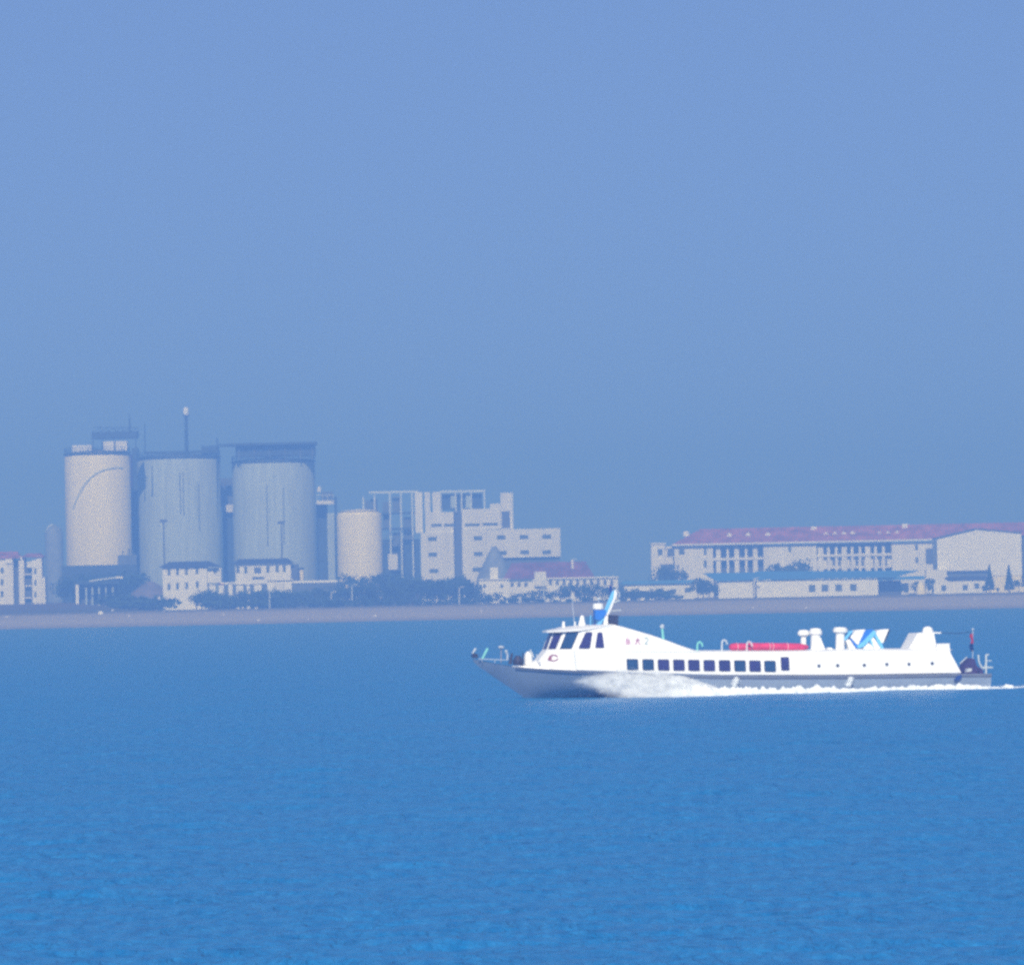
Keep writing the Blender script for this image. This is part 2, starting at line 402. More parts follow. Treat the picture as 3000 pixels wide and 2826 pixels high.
# windscreen: centre pane, two to port, two to starboard
for A0, B0, A1, B1, out in ((L1[0], Vector((L1[0].x,-L1[0].y,L1[0].z)), L2[0], Vector((L2[0].x,-L2[0].y,L2[0].z)), Vector((1,0,.3))),
                       (L1[0], L1[1], L2[0], L2[1], Vector((1,1,.3))), (L1[1], L1[2], L2[1], L2[2], Vector((1,1,.3)))):
    for sg in ((1,) if out.y == 0 else (1, -1)):
        q = [bil(A0, B0, B1, A1, s_, t_) for s_, t_ in ((.13,.10),(.80,.10),(.80,.97),(.13,.97))]
        if sg < 0: q = [Vector((v.x,-v.y,v.z)) for v in q]
        nn = face_n(q[0], q[1], q[2], Vector((out.x, out.y*sg, out.z)))
        window(q, nn, 'windscreen', .03)
# wheelhouse side windows, both sides
nS = face_n(L1[2], L1[3], L2[3], Vector((0,1,.2)))
for poly in (((1695,1899),(1728,1899),(1735,1852),(1716,1852)), ((1744,1897),(1770,1897),(1764,1853),(1751,1853))):
    q = [onplane(x, y, L1[2], nS) for x, y in poly]
    window(rnd(q,.25), nS, 'side_window', .03)
    q2 = [Vector((v.x,-v.y,v.z)) for v in q]; window(rnd(q2,.25), Vector((nS.x,-nS.y,nS.z)), 'side_window', .03)
# cabin side windows + door
def cab_plane(px):
    p = PH(px, 1950, cw); a = None
    for s1, s2 in zip(secs, secs[1:]):
        if s2[0].x <= p.x <= s1[0].x: a = (s1, s2)
    s1, s2 = a or (secs[-2], secs[-1])
    return s1[0], face_n(s1[0], s2[0], s1[1], Vector((0,1,.1)))
wx = [1853,1899,1944,1989,2033,2078,2123,2168,2212,2256]
for i, x in enumerate(wx):
    p0, nn = cab_plane(x); dy = (x-1853)/403*5
    q = [onplane(a, b, p0, nn) for a, b in ((x-14.5,1961+dy),(x+16,1961.5+dy),(x+14.5,1931.5+dy),(x-16,1931+dy))]
    for sg in (1, -1):
        window(rnd([Vector((v.x, v.y*sg, v.z)) for v in q]), Vector((nn.x, nn.y*sg, nn.z)), 'window')
p0, nn = cab_plane(2300)
q = [onplane(a, b, p0, nn) for a, b in ((2290,1962),(2312,1962),(2310,1926),(2288,1926))]
window(rnd(q,.15), nn, 'door_window')
for x, y in ((2399,1950),(2454,1949),(2532,1948),(2598,1945.5),(2663,1945),(2731,1942.5)):
    p0, nn = cab_plane(x); c = onplane(x, y, p0, nn)
    ax = (secs[10][0]-secs[9][0]).normalized(); ay = nn.cross(ax).normalized()
    for sg in (1, -1):
        circ = lambda r_: [Vector(((c+ax*r_*math.cos(t)+ay*r_*math.sin(t)).x, (c+ax*r_*math.cos(t)+ay*r_*math.sin(t)).y*sg, (c+ax*r_*math.cos(t)+ay*r_*math.sin(t)).z)) for t in [i*math.pi/7 for i in range(14)]]
        ns = Vector((nn.x, nn.y*sg, nn.z))
        fr = slab(circ(.115), ns, -.01, .012).build('porthole', 'steel', ferry, Vector((0,0,0)))
        slab(circ(.085), ns, .0125, .016).build('pane', 'gasket', fr, Vector((0,0,0)))
# marks on the fairing side (three characters) + emblem ring on the bow face
def strokes(lines, name, material, r_=.035):
    mbx = MB()
    for a, b in lines:
        sI = min(range(len(secs)-1), key=lambda k: abs((secs[k][2].x+secs[k+1][2].x)/2-P(a[0],a[1],2).x))
        s1, s2 = secs[sI], secs[sI+1]; nn_ = face_n(s1[2], s2[2], s1[3], Vector((0,1,.3)))
        A = onplane(a[0], a[1], s1[2], nn_); B = onplane(b[0], b[1], s1[2], nn_)
        d = (B-A).normalized(); sd = nn_.cross(d)*r_
        mbx.prism([A-sd+nn_*.004, B-sd+nn_*.004, B+sd+nn_*.004, A+sd+nn_*.004], nn_*.012)
    mbx.build(name, material, ferry, Vector((0,0,0)))
strokes([((1833,1874),(1845,1874)),((1839,1866),(1836,1874)),((1834,1880),(1845,1880)),((1835,1874),(1835,1887)),((1844,1874),(1845,1887)),((1835,1886),(1845,1886)),((1840,1874),(1840,1886))], 'first_character', 'mark', .028)
strokes([((1862,1875),(1875,1874)),((1868,1867),(1867,1876)),((1867,1876),(1861,1888)),((1867,1876),(1875,1888))], 'second_character', 'mark', .035)
strokes([((1888,1869),(1893,1867)),((1893,1867),(1898,1870)),((1898,1870),(1897,1876)),((1897,1876),(1889,1886)),((1889,1886),(1899,1886))], 'numeral', 'markg', .035)
nE = face_n(L0[1], L1[1], L1[2], Vector((1,1,.3)))
mb = MB(); 
for (cx, cy, rx, ry, a0, a1) in ((1622,1927,13,8.5,.2,5.9),):
    pts = [(cx+rx*math.cos(a0+(a1-a0)*i/14), cy+ry*math.sin(a0+(a1-a0)*i/14)) for i in range(15)]
    for a, b in zip(pts, pts[1:]):
        A = onplane(*a, L1[1], nE); B = onplane(*b, L1[1], nE)
        mb.tube(A+nE*.01, B+nE*.01, .04, .04, 6)
mb.build('emblem_ring', 'emblem', ferry, Vector((0,0,0)))
A = [onplane(x, y, L1[1], nE)+nE*.006 for x, y in ((1604,1932),(1612,1919),(1618,1925),(1612,1936))]
MB().prism(A, nE*.01).build('emblem_shape', 'emblem', ferry, Vector((0,0,0)))

# foredeck: deck plate, low white trunk, breakwater
mb = MB(); dv = [p for p in stat if p.x > 20]
for p in dv: mb.v += [Vector((p.x, abs(p.y)-.06, p.z+.02)), Vector((p.x, -(abs(p.y)-.06), p.z+.02))]
for j in range(len(dv)-1): mb.f.append((2*j, 2*j+1, 2*j+3, 2*j+2))
mb.build('foredeck', 'deck', ferry, Vector((0,0,0)))
mb = MB(); dv = [p for p in stat if p.x < 4]
for p in dv: mb.v += [Vector((p.x, abs(p.y)-.06, p.z+.02)), Vector((p.x, -(abs(p.y)-.06), p.z+.02))]
for j in range(len(dv)-1): mb.f.append((2*j, 2*j+1, 2*j+3, 2*j+2))
mb.build('aft_deck', 'deck', ferry, Vector((0,0,0)))
tr = [P(1515,1953,.0), P(1540,1946,0), P(1562,1934,0), P(1600,1935,0), P(1600,1958,0)]
mb = MB(); w_ = [.55,.75,.8,.9,1.0]
vs = [Vector((q.x, w_[i], q.z)) for i, q in enumerate(tr)]+[Vector((q.x, -w_[i], q.z)) for i, q in enumerate(tr)]
mb.add(vs, [(0,1,2,3,4),(9,8,7,6,5)]+[(i,(i+1)%5,(i+1)%5+5,i+5) for i in range(5)])
mb.build('fore_trunk', 'white', ferry, Vector((0,0,0)))
for sg in (1,-1):
    pts = [PH(x, y, lambda u: wd(u)-.07) for x, y in ((1500,1952),(1540,1957),(1610,1962),(1690,1966))]
    top = [PH(x, y, lambda u: wd(u)-.12) for x, y in ((1500,1950),(1540,1951),(1610,1953),(1690,1955))]
    mb = MB()
    for a, b in zip(pts, top):
        mb.v += [Vector((a.x,a.y*sg,a.z)), Vector((b.x,b.y*sg,b.z)), Vector((b.x,(b.y-.06)*sg,b.z)), Vector((a.x,(a.y-.06)*sg,a.z))]
    for j in range(3):
        for i in range(4): mb.f.append((j*4+i, j*4+(i+1)%4, j*4+4+(i+1)%4, j*4+4+i))
    mb.f += [(0,1,2,3),(12,13,14,15)]
    mb.build('bulwark', 'white', ferry, Vector((0,0,0)))
Z0 = Vector((0,0,0))
def part(mb_, name, material, parent=None, smooth=False): return mb_.build(name, material, parent or ferry, Z0, smooth=smooth)
# bow gear
part(MB().prism([P(1381,1926,-.12), P(1396,1927,-.12), P(1397,1917,-.12), P(1388,1913,-.12), P(1381,1916,-.12)], (0,.3,0)), 'anchor_roller', 'dark')
part(MB().tube(P(1384,1914,.05), P(1394,1899,.05), .05, .07), 'jackstaff_stub', 'steel')
part(MB().tube(P(1413,1929,.25), P(1429,1899,.25), .075, .075), 'raked_post', 'teal')
mb = MB().path([P(1402,1930,.42), P(1440,1931,.7), P(1485,1933,1.0)], .025)
for x, y, l in ((1412,1931,.45),(1450,1933,.8)): mb.tube(P(x, y+8, l), P(x, y, l), .02)
part(mb, 'bow_rail', 'steel')
mb = MB().lathe(P(1468,1899.5,.1), [(.05,-.02),(.17,.03),(.19,.08),(.12,.15),(.02,.17)], 14)
s_ = part(mb, 'ventilator_cap', 'steel', smooth=True)
part(MB().tube(P(1468,1940,.1), P(1468,1899,.1), .03), 'ventilator_stem', 'deck')
part(MB().path([P(1483,1910,.5), P(1487,1918,.5), P(1486,1933,.5)], .055), 'deck_post', 'steel')
part(MB().lathe(P(1483,1908,.5), [(.05,-.08),(.1,0),(.05,.09)], 10), 'deck_lamp', 'steel')
mb = MB().tube(P(1494,1945,.3), P(1500,1913,.3), .11, .06)
part(mb, 'bollard', 'dark'); mb = MB().lathe(P(1517,1948,.2), [(.28,0),(.30,.25),(.18,.5),(.1,.55)], 12); part(mb, 'windlass', 'dark')
mb = MB().lathe(P(1547,1946,.2), [(.2,0),(.24,.3),(.2,.6),(.06,.74)], 14); part(mb, 'deck_locker', 'white', smooth=True)
part(MB().tube(P(1553,1902,.0), P(1563,1925,.0), .05), 'winch_handle', 'steel')
for x in (1532,): part(MB().tube(P(x,1950,.5), P(x,1912,.5), .035), 'rail_stanchion', 'gasket')
# thin grey tube added to draw the crease down the front corner
part(MB().path([L1[2]+Vector((.02,.05,0)), L0[2]+Vector((.02,.06,.1))], .018), 'corner_crease_line', 'steel')
part(MB().path([P(1571,1916,1.2), P(1583,1938,1.35), P(1584,1955,1.4)], .03), 'front_handrail', 'steel')

for sg in (1, -1):
    part(MB().path([Vector((q[2].x, sg*(q[2].y+.005), q[2].z)) for q in secs[1:8]], .018), 'side_crease_line', 'markg')  # thin grey line added to draw the faint crease along the side
# roof gear on the wheelhouse
def cone(px, py0, py1, r0, r1, name, material, lat=0.0, n_=12):
    a = P(px, py0, lat); b = P(px, py1, lat); return part(MB().tube(a, b, r0, r1, n_), name, material, smooth=False)
cone(1651, 1838, 1820, .10, .07, 'horn', 'white')
cone(1684, 1834, 1820, .06, .05, 'horn', 'white')
a = P(1705, 1833, 0); part(MB().lathe(a, [(.24,0),(.21,.12),(.14,.38),(.12,.52),(.05,.6)], 14), 'searchlight_dome', 'white', smooth=True)
part(MB().tube(P(1683,1833,.1), P(1675,1742,.1), .022, .012), 'whip_aerial', 'steel')
part(MB().tube(P(1730,1832,.1), P(1730,1801,.1), .035, .03), 'lamp_stanchion', 'sky')
mast = part(MB().prism([P(1765,1830,-.12), P(1777,1830,-.12), P(1778,1801,-.12), P(1783,1794,-.12), P(1805,1740,-.12), P(1801,1727,-.12), P(1795,1730,-.12), P(1784,1764,-.12), P(1770,1797,-.12)], (0,.24,0)), 'mast', 'white')
part(MB().prism([P(1764,1799,.13), P(1776,1800,.13), P(1797,1750,.13), P(1800,1728,.13), P(1792,1733,.13), P(1780,1762,.13)], (0,.02,0)), 'mast_stripe', 'sky', mast)
part(MB().prism([P(1744,1832,-.1), P(1754,1832,-.1), P(1772,1808,-.1), P(1762,1802,-.1)], (0,.2,0)), 'mast_strut', 'sky', mast)
part(MB().prism([P(1738,1814,-.2), P(1752,1816,-.2), P(1771,1800,-.2), P(1770,1786,-.2), P(1738,1786,-.2)], (0,.4,0)), 'radar_platform', 'blue', mast)
part(MB().tube(P(1741,1832,0), P(1744,1812,0), .05), 'platform_leg', 'navy', mast)
rb = P(1752,1785,0); part(MB().lathe(rb, [(.26,0),(.31,.05),(.31,.26),(.26,.33),(.05,.35)], 18), 'radar_dome', 'white', mast, smooth=True)
part(MB().lathe(P(1754,1754,0), [(.03,-.1),(.09,-.03),(.09,.05),(.02,.1)], 10), 'navigation_lamp', 'steel', mast)
part(MB().tube(P(1754,1768,0), P(1754,1755,0), .02), 'lamp_stalk', 'steel', mast)
part(MB().prism([P(1785,1740,-.05), P(1792,1738,-.05), P(1791,1712,-.05), P(1785,1713,-.05)], (0,.1,0)), 'signal_lantern', 'navy', mast)
part(MB().path([P(1801,1728,0), P(1808,1727,0), P(1815,1738,0), P(1814,1750,0)], .035), 'gaff', 'steel', mast)
part(MB().tube(P(1798,1765,0), P(1817,1758,0), .035), 'yard', 'light', mast)
part(MB().tube(P(1786,1790,0), P(1820,1787,0), .03), 'lower_yard', 'light', mast)
part(MB().prism([P(1779,1828,-.35), P(1801,1832,-.35), P(1802,1802,-.35), P(1779,1801,-.35)], (0,.7,0)), 'equipment_box', 'dark')
# post on the fairing, davit hooks, vents
part(MB().tube(P(1944,1878,.6), P(1940,1840,.6), .07, .06), 'fairing_post', 'teal')
part(MB().lathe(P(1940,1840,.6), [(.06,0),(.12,.02),(.12,.2),(.03,.24)], 10), 'post_lamp', 'steel')
for x, y0, m_, l in ((2043,1880,'teal',1.4),(2115,1874,'steel',1.4),(2188,1879,'rope',1.75)):
    part(MB().path([P(x,1910,l), P(x,y0+8,l), P(x+3,y0+1,l), P(x+9,y0,l), P(x+14,y0+6,l), P(x+15,y0+13,l)], .055, 8), 'davit', m_)
def mush(x, ytop, ycap, ybase, rc, rs, lat, slope=False):
    b = P(x, ybase, lat); zc = P(x, ycap, lat).z-b.z; zt_ = P(x, ytop, lat).z-b.z
    st_ = part(MB().lathe(b, [(rs,0),(rs*.95,zc+.05)], 16), 'ventilator', 'white', smooth=True)
    part(MB().lathe(b, [(rc*.7,zc-.02),(rc,zc+.06),(rc,zc+(zt_-zc)*.55),(rc*.75,zt_-.03),(rc*.2,zt_)], 20), 'cap', 'white', st_, smooth=True)
    if slope:
        part(MB().prism([P(x,1868,lat-.25), P(x+8,1868,lat-.25), P(x+22,1905,lat-.25), P(x,1908,lat-.25)], (0,.5,0)), 'casing', 'white', st_)
mush(2354,1844,1862,1908,.35,.17,-.3)
mush(2389,1839,1860,1908,.37,.29,.4, True)
mush(2461,1836,1853,1906,.43,.27,.4)
part(MB().prism([P(2418,1906,.5), P(2436,1906,.5), P(2432,1897,.5), P(2421,1896,.5)], (0,.4,0)), 'skylight', 'white')
# striped funnels
def poly(pts, lat, dep, name, material, parent=None):
    return part(MB().prism([P(x, y, lat+dep) for x, y in pts], (0, -dep, 0)), name, material, parent)
fn = poly([(2508,1845),(2536,1843),(2516,1888),(2512,1888),(2491,1866)], -.2, .7, 'funnel', 'white')
poly([(2470,1873),(2478,1875),(2500,1847),(2491,1847)], .15, .4, 'light_stripe', 'sky', fn)
poly([(2478,1874),(2489,1872),(2510,1904),(2490,1905)], .1, .4, 'leg', 'white', fn)
poly([(2489,1868),(2495,1871),(2512,1890),(2512,1898),(2506,1896)], .1, .42, 'dark_stripe', 'blue', fn)
fn2 = poly([(2572,1845),(2604,1842),(2587,1883),(2582,1882),(2566,1856)], -.2, .7, 'funnel', 'white')
poly([(2535,1845),(2558,1842),(2540,1866),(2518,1889),(2515,1888)], .0, .55, 'dark_stripe', 'blue', fn2)
poly([(2510,1893),(2516,1898),(2530,1894),(2568,1856),(2563,1846),(2556,1848),(2530,1876)], .0, .58, 'light_stripe', 'sky', fn2)
poly([(2524,1905),(2560,1905),(2558,1893),(2543,1881)], .0, .50, 'plinth', 'white', fn2)
poly([(2545,1875),(2553,1868),(2562,1890),(2558,1894)], .0, .53, 'brace', 'sky', fn2)
poly([(2552,1870),(2560,1867),(2584,1905),(2564,1905)], .0, .56, 'leg', 'white', fn2)
poly([(2558,1858),(2565,1856),(2583,1882),(2590,1902),(2583,1902)], .0, .54, 'rear_stripe', 'sky', fn2)
poly([(2604,1843),(2609,1845),(2594,1880),(2589,1880)], -.25, .6, 'back_plate', 'steelb', fn2)
# aft casing and locker
ac = poly([(2660,1906),(2688,1854),(2736,1851),(2745,1906)], -.6, 1.6, 'aft_casing', 'white')
poly([(2733,1855),(2757,1855),(2757,1851),(2733,1851)], -.4, 1.3, 'canopy_lip', 'white', ac)
part(MB().lathe(P(2718,1853,0), [(.30,-.05),(.32,.12),(.24,.3),(.08,.37)], 16), 'dome', 'white', ac, smooth=True)
poly([(2745,1906),(2745,1886),(2782,1884),(2783,1904)], -1.9, 3.8, 'aft_locker', 'white')
part(MB().path([P(2757,1853,0), P(2800,1855,0), P(2848,1850,0)], .02), 'backstay', 'gasket')
# aft deck gear
poly([(2820,1973),(2828,1950),(2836,1934),(2846,1927),(2856,1930),(2862,1950),(2880,1962),(2882,1973)], -.4, 1.0, 'covered_winch', 'purple')
poly([(2832,1968),(2846,1966),(2848,1957),(2836,1957)], 1.0, .4, 'mooring_bitt', 'steel')
part(MB().tube(P(2812,1944,1.5), P(2833,1924,1.5), .035), 'boat_hook', 'steel')
mb = MB()
mb.path([P(2866,1917,1.9), P(2868,1938,1.9), P(2876,1955,1.9), P(2888,1956,1.9)], .05)
mb.tube(P(2889,1972,1.9), P(2889,1917,1.9), .055); mb.path([P(2889,1918,1.9), P(2897,1917,1.9)], .045)
mb.path([P(2889,1935,1.9), P(2905,1935,1.9)], .03); mb.path([P(2889,1954,1.9), P(2908,1955,1.9)], .05)
part(mb, 'stern_rail', 'light')
mb = MB().tube(P(2889,1978,-1.9), P(2889,1940,-1.9), .04); mb.path([P(2889,1940,-1.9), P(2880,1960,1.9)], .03); part(mb, 'stern_rail', 'light')
part(MB().tube(P(2850,1974,-.1), P(2850,1842,-.1), .025), 'flagstaff', 'steel')
part(MB().lathe(P(2850,1843,-.1), [(.03,-.06),(.08,0),(.03,.07)], 8), 'staff_truck', 'steel')
poly([(2796,1992),(2806,1978),(2818,1976),(2817,1985),(2803,1994)], 2.36, .12, 'exhaust_outlet', 'navy')
# raft and flag: rest on / hang from the boat -> their own things
mb = MB(); cx = [2137,2142,2152,2190,2198,2240,2246,2290,2296,2340,2356,2366]; rads = [.09,.19,.21,.205,.215,.205,.215,.2,.21,.2,.18,.10]
base = [P(x, lerp([(2137,1894),(2240,1893.5),(2366,1895)], x), 1.15) for x in cx]; nn = 14
for q, r_ in zip(base, rads):
    for i in range(nn):
        t = 2*math.pi*i/nn; mb.v.append(q+Vector((0, r_*1.5*math.cos(t), r_*math.sin(t)+ .01*math.sin(q.x*7+i))))
for j in range(len(base)-1):
    for i in range(nn): mb.f.append((j*nn+i, j*nn+(i+1)%nn, (j+1)*nn+(i+1)%nn, (j+1)*nn+i))
mb.f.append(tuple(range(nn))); mb.f.append(tuple(range((len(base)-1)*nn, len(base)*nn)))
raft = bpy.data.objects.new('life_raft', None); C.objects.link(raft)
ro = base[6]; raft.matrix_world = BM @ Matrix.Translation(ro)
tag(raft, 'long red canvas-wrapped life raft lashed on the ferry roof', 'life raft')
mb.build('canvas_roll', 'red', raft, ro, smooth=True)
for x in (2158,2200,2252,2262,2305):
    c = P(x, 1893.8, 1.15); mb = MB()
    pts = [c+Vector((0,.325*math.cos(t), .222*math.sin(t))) for t in [i*math.pi/8 for i in range(17)]]
    mb.path(pts, .016); mb.build('lashing', 'rope', raft, ro)
flag = bpy.data.objects.new('flag', None); C.objects.link(flag); fo = P(2850,1858,-.1)
flag.matrix_world = BM @ Matrix.Translation(fo)
tag(flag, 'small drooping red and navy flag on the ferry stern staff', 'flag')
def cloth(y0, y1, material, name):
    mb_ = MB(); rows = 8; cols = 9
    for j in range(rows):
        t = j/(rows-1); yy = y0+(y1-y0)*t
        for i in range(cols):
            s = i/(cols-1); q = P(2850-s*(9+3*math.sin(yy*.2)), yy, -.1)
            mb_.v.append(q+Vector((-.02, .10*math.sin(s*9+yy*.05), 0)))
    for j in range(rows-1):
        for i in range(cols-1): mb_.f.append((j*cols+i, j*cols+i+1, (j+1)*cols+i+1, (j+1)*cols+i))
    o = mb_.build(name, material, flag, fo); md = o.modifiers.new('t','SOLIDIFY'); md.thickness = .012
cloth(1856,1884,'flagred','red_field'); cloth(1884,1908,'navy','navy_field')

# ---------------------------------------------------------------- spray and foam
def foam_mat():
    M = bpy.data.materials.new('sea_spray'); M.use_nodes = True; t = M.node_tree; b = t.nodes['Principled BSDF']
    b.inputs['Base Color'].default_value = (.82,.86,.88,1); b.inputs['Roughness'].default_value = .9; b.inputs['Specular IOR Level'].default_value = .1
    b.inputs['Subsurface Weight'].default_value = 0
    return M
FOAM = foam_mat()
rg = random.Random(11)
def fbm(p, o=4):
    s = 0; a = .5
    for i in range(o): s += a*mn.noise(p*(2**i)); a *= .55
    return s
# envelope of the bow sheet along the hull: u from ~24.5 (thin) back to 16, height above water and how far it is thrown out
def env_top(u): return lerp([(15.5,.30),(16.4,.42),(17.4,.80),(18.6,1.25),(20,1.55),(22,1.68),(24.3,1.78),(25.4,1.25),(26.2,.9)], u)
mb = MB(); wlz = lambda u: -u*math.sin(TRIM)            # water level in the ferry frame
dens = []
NU, NV = 190, 30
for layer in range(4):
    k0 = len(mb.v); f = (.45, .65, .85, 1.0)[layer]
    for i in range(NU):
        u = 26.2-11.2*i/(NU-1)
        h = env_top(u)*(1+.14*fbm(Vector((u*.9,layer*3,3)),3))*(.82+.18*f); thr = lerp([(15,.8),(18,1.3),(22,1.3),(24,.7),(26.2,.15)], u)*f
        for j in range(NV):
            v = j/(NV-1); a = v*math.pi*.5
            lat = (wd(u)-.12)+thr*(1-math.cos(a))+.1*v*f
            z = wlz(u)+h*math.cos(a)**.85-.04
            n1 = fbm(Vector((u*.9, lat*.9+layer, z*1.1)), 3); n2 = fbm(Vector((u*5, lat*4+layer*7, z*5)), 3)
            mb.v.append(Vector((u+n1*.15, lat+n1*.22+n2*.03, z+n1*.12*math.sin(a*1.6)+n2*.03)))
            zr = (z-wlz(u))/1.7; ul = 25.5-2.3*abs(zr-.55)/.55
            ed = smooth(0, .34, v+.16*fbm(Vector((u*1.6, layer, 1)), 3)) * smooth(ul, ul-2.2, u+1.0*fbm(Vector((u*1.2, z*2.2, layer*4)), 4)) * smooth(14.9, 16.6, u)
            dens.append(max(0, min(1, ed*(lerp([(17,.75),(19,.5),(21,.34),(23.5,.26),(25,.16)], u)+.75*fbm(Vector((u*1.3, lat*1.0+layer*5, z*2.2)), 4)))))
    for i in range(NU-1):
        for j in range(NV-1): mb.f.append((k0+i*NV+j, k0+i*NV+j+1, k0+(i+1)*NV+j+1, k0+(i+1)*NV+j))
def drop(mbx, c, r_):
    o_ = [Vector((1,0,0)),Vector((-1,0,0)),Vector((0,1,0)),Vector((0,-1,0)),Vector((0,0,1)),Vector((0,0,-1))]
    mbx.add([c+v*r_*rg.uniform(.7,1.3) for v in o_], [(0,2,4),(2,1,4),(1,3,4),(3,0,4),(2,0,5),(1,2,5),(3,1,5),(0,3,5)])
for k in range(1500):
    u = rg.triangular(15.8, 24.8, 20.0); h = env_top(min(u,25.4)); lat = max(wd(u)+.02, 1.2)+abs(rg.gauss(0,.5))*(1.2 if u < 24.5 else .4)
    z = wlz(u)+max(.02, h*rg.betavariate(1.6,1.1)*1.07*max(.1,1-(lat-wd(u))*.35))
    drop(mb, Vector((u, lat, z)), rg.uniform(.008,.022))
MIST = foam_mat(); MIST.name = 'spray_mist'; t = MIST.node_tree
at = t.nodes.new('ShaderNodeAttribute'); at.attribute_name = 'spray_cover'; t.links.new(at.outputs['Fac'], t.nodes['Principled BSDF'].inputs['Alpha'])
o = mb.build('bow_spray', MIST, None, Z0, smooth=True, fix=False); o.matrix_world = BM
al = o.data.attributes.new('spray_cover', 'FLOAT', 'POINT'); al.data.foreach_set('value', dens+[1.0]*(len(mb.v)-len(dens)))
tag(o, 'white sheet of spray thrown from the ferry bow', 'spray', kind='stuff')
# ridge of foam along the hull and trailing wake
mb = MB()
def ridge(px0, px1, bot, hgt, lat, N=160, seed=0, wdt=.55):
    M_ = 11; k0 = len(mb.v)
    for i in range(N):
        x = px0+(px1-px0)*i/(N-1); b = P(x, bot, lat); z0 = wlz(b.x)
        h = hgt(x)*(1+.9*fbm(Vector((b.x*1.7, seed, 0)), 4)); ww = wdt*(1+.5*fbm(Vector((b.x*.9, 5, seed))))
        endt = min(1, i/6, (N-1-i)/6)
        for j in range(M_):
            a = math.pi*j/(M_-1); nzv = fbm(Vector((b.x*3, j*.6, seed)), 3)
            mb.v.append(Vector((b.x, lat+ww*math.cos(a)*(.3+.7*endt)+nzv*.12, z0-.05+h*endt*(math.sin(a)**.7)*(1+nzv))))
    for i in range(N-1):
        for j in range(M_-1): mb.f.append((k0+i*M_+j, k0+i*M_+j+1, k0+(i+1)*M_+j+1, k0+(i+1)*M_+j))
ridge(1950, 2910, 2015, lambda x: lerp([(1950,.40),(2060,.50),(2120,.44),(2250,.34),(2400,.36),(2480,.24),(2600,.26),(2800,.30),(2900,.20)], x), 3.0, 260, 1, .6)
for k in range(500):
    x = rg.uniform(1950, 2900); b = P(x, 2015, 3.0)
    drop(mb, Vector((b.x, 3.1+rg.gauss(0,.3), wlz(b.x)+abs(rg.gauss(.05,.07)))), rg.uniform(.012,.04))
o = mb.build('hull_foam', FOAM, None, Z0, smooth=True, fix=False); o.matrix_world = BM
tag(o, 'line of white foam running along the ferry waterline', 'foam', kind='stuff')
mb = MB()
ridge(2870, 3060, 2012, lambda x: lerp([(2870,.17),(2930,.09),(3060,.08)], x), 2.6, 70, 4, .5)
ridge(2938, 2972, 2012, lambda x: .24, 2.9, 24, 8, .4)
for k in range(300):
    x = rg.uniform(2880, 3050); b = P(x, 2012, 2.6)
    drop(mb, Vector((b.x, 2.6+rg.gauss(0,.3), wlz(b.x)+abs(rg.gauss(.05,.05)))), rg.uniform(.01,.03))
o = mb.build('wake_foam', FOAM, None, Z0, smooth=True, fix=False); o.matrix_world = BM
tag(o, 'thin white wake foam trailing behind the ferry stern', 'foam', kind='stuff')
mb = MB()
for (px, top, l) in ((2158,1986,2.5),(2493,1985,2.5)):
    t0 = P(px, top, l); b0 = P(px-8, 2008, l+.5)
    for k in range(420):
        s = rg.random(); q = t0.lerp(b0, s)+Vector((0, .4*s*(1-s), .25*math.sin(s*math.pi)*.3)); drop(mb, q+Vector((rg.gauss(0,.045+.05*s), rg.gauss(0,.04), rg.gauss(0,.04))), rg.uniform(.015,.04))
o = mb.build('outlet_water', FOAM, None, Z0, fix=False); o.matrix_world = BM
tag(o, 'two short white jets of cooling water falling from the hull side', 'water jet', kind='stuff')

# ================================================================ THE FAR SHORE
def bx(T, name, material, x0, x1, yt, yb, Y, dep, parent=None):
    """a box-shaped part whose front face spans those photo pixels at distance Y, dep metres deep"""
    xm = (x0+x1)/2; ym = (yt+yb)/2
    X0 = W(x0, ym, Y).x; X1 = W(x1, ym, Y).x; z1 = W(xm, yt, Y).z
    z0 = ground_z((X0+X1)/2, Y)-.3 if yb == 'g' else W(xm, yb, Y).z
    return MB().box(X0, X1, Y, Y+dep, z0, z1).build(name, material, parent or T, Vector(T['org']))
def bxg(T, name, material, x0, x1, yt, Y, dep):
    X0 = W(x0, yt, Y).x; X1 = W(x1, yt, Y).x; z1 = W((x0+x1)/2, yt, Y).z; z0 = ground_z((X0+X1)/2, Y)-.3
    return MB().box(X0, X1, Y, Y+dep, z0, z1).build(name, material, T, Vector(T['org']))
def site(name, label, cat, px, Y, group=None):
    x = W(px, 1720, Y).x; return thing(name, label, cat, Vector((x, Y, ground_z(x, Y))), group)
def wins(T, lst, Y, w_=25, h_=12, name='window', material='winb', off=.06):
    for x, y in lst: bx(T, name, material, x-w_/2, x+w_/2, y-h_/2, y+h_/2, Y-off, .05)
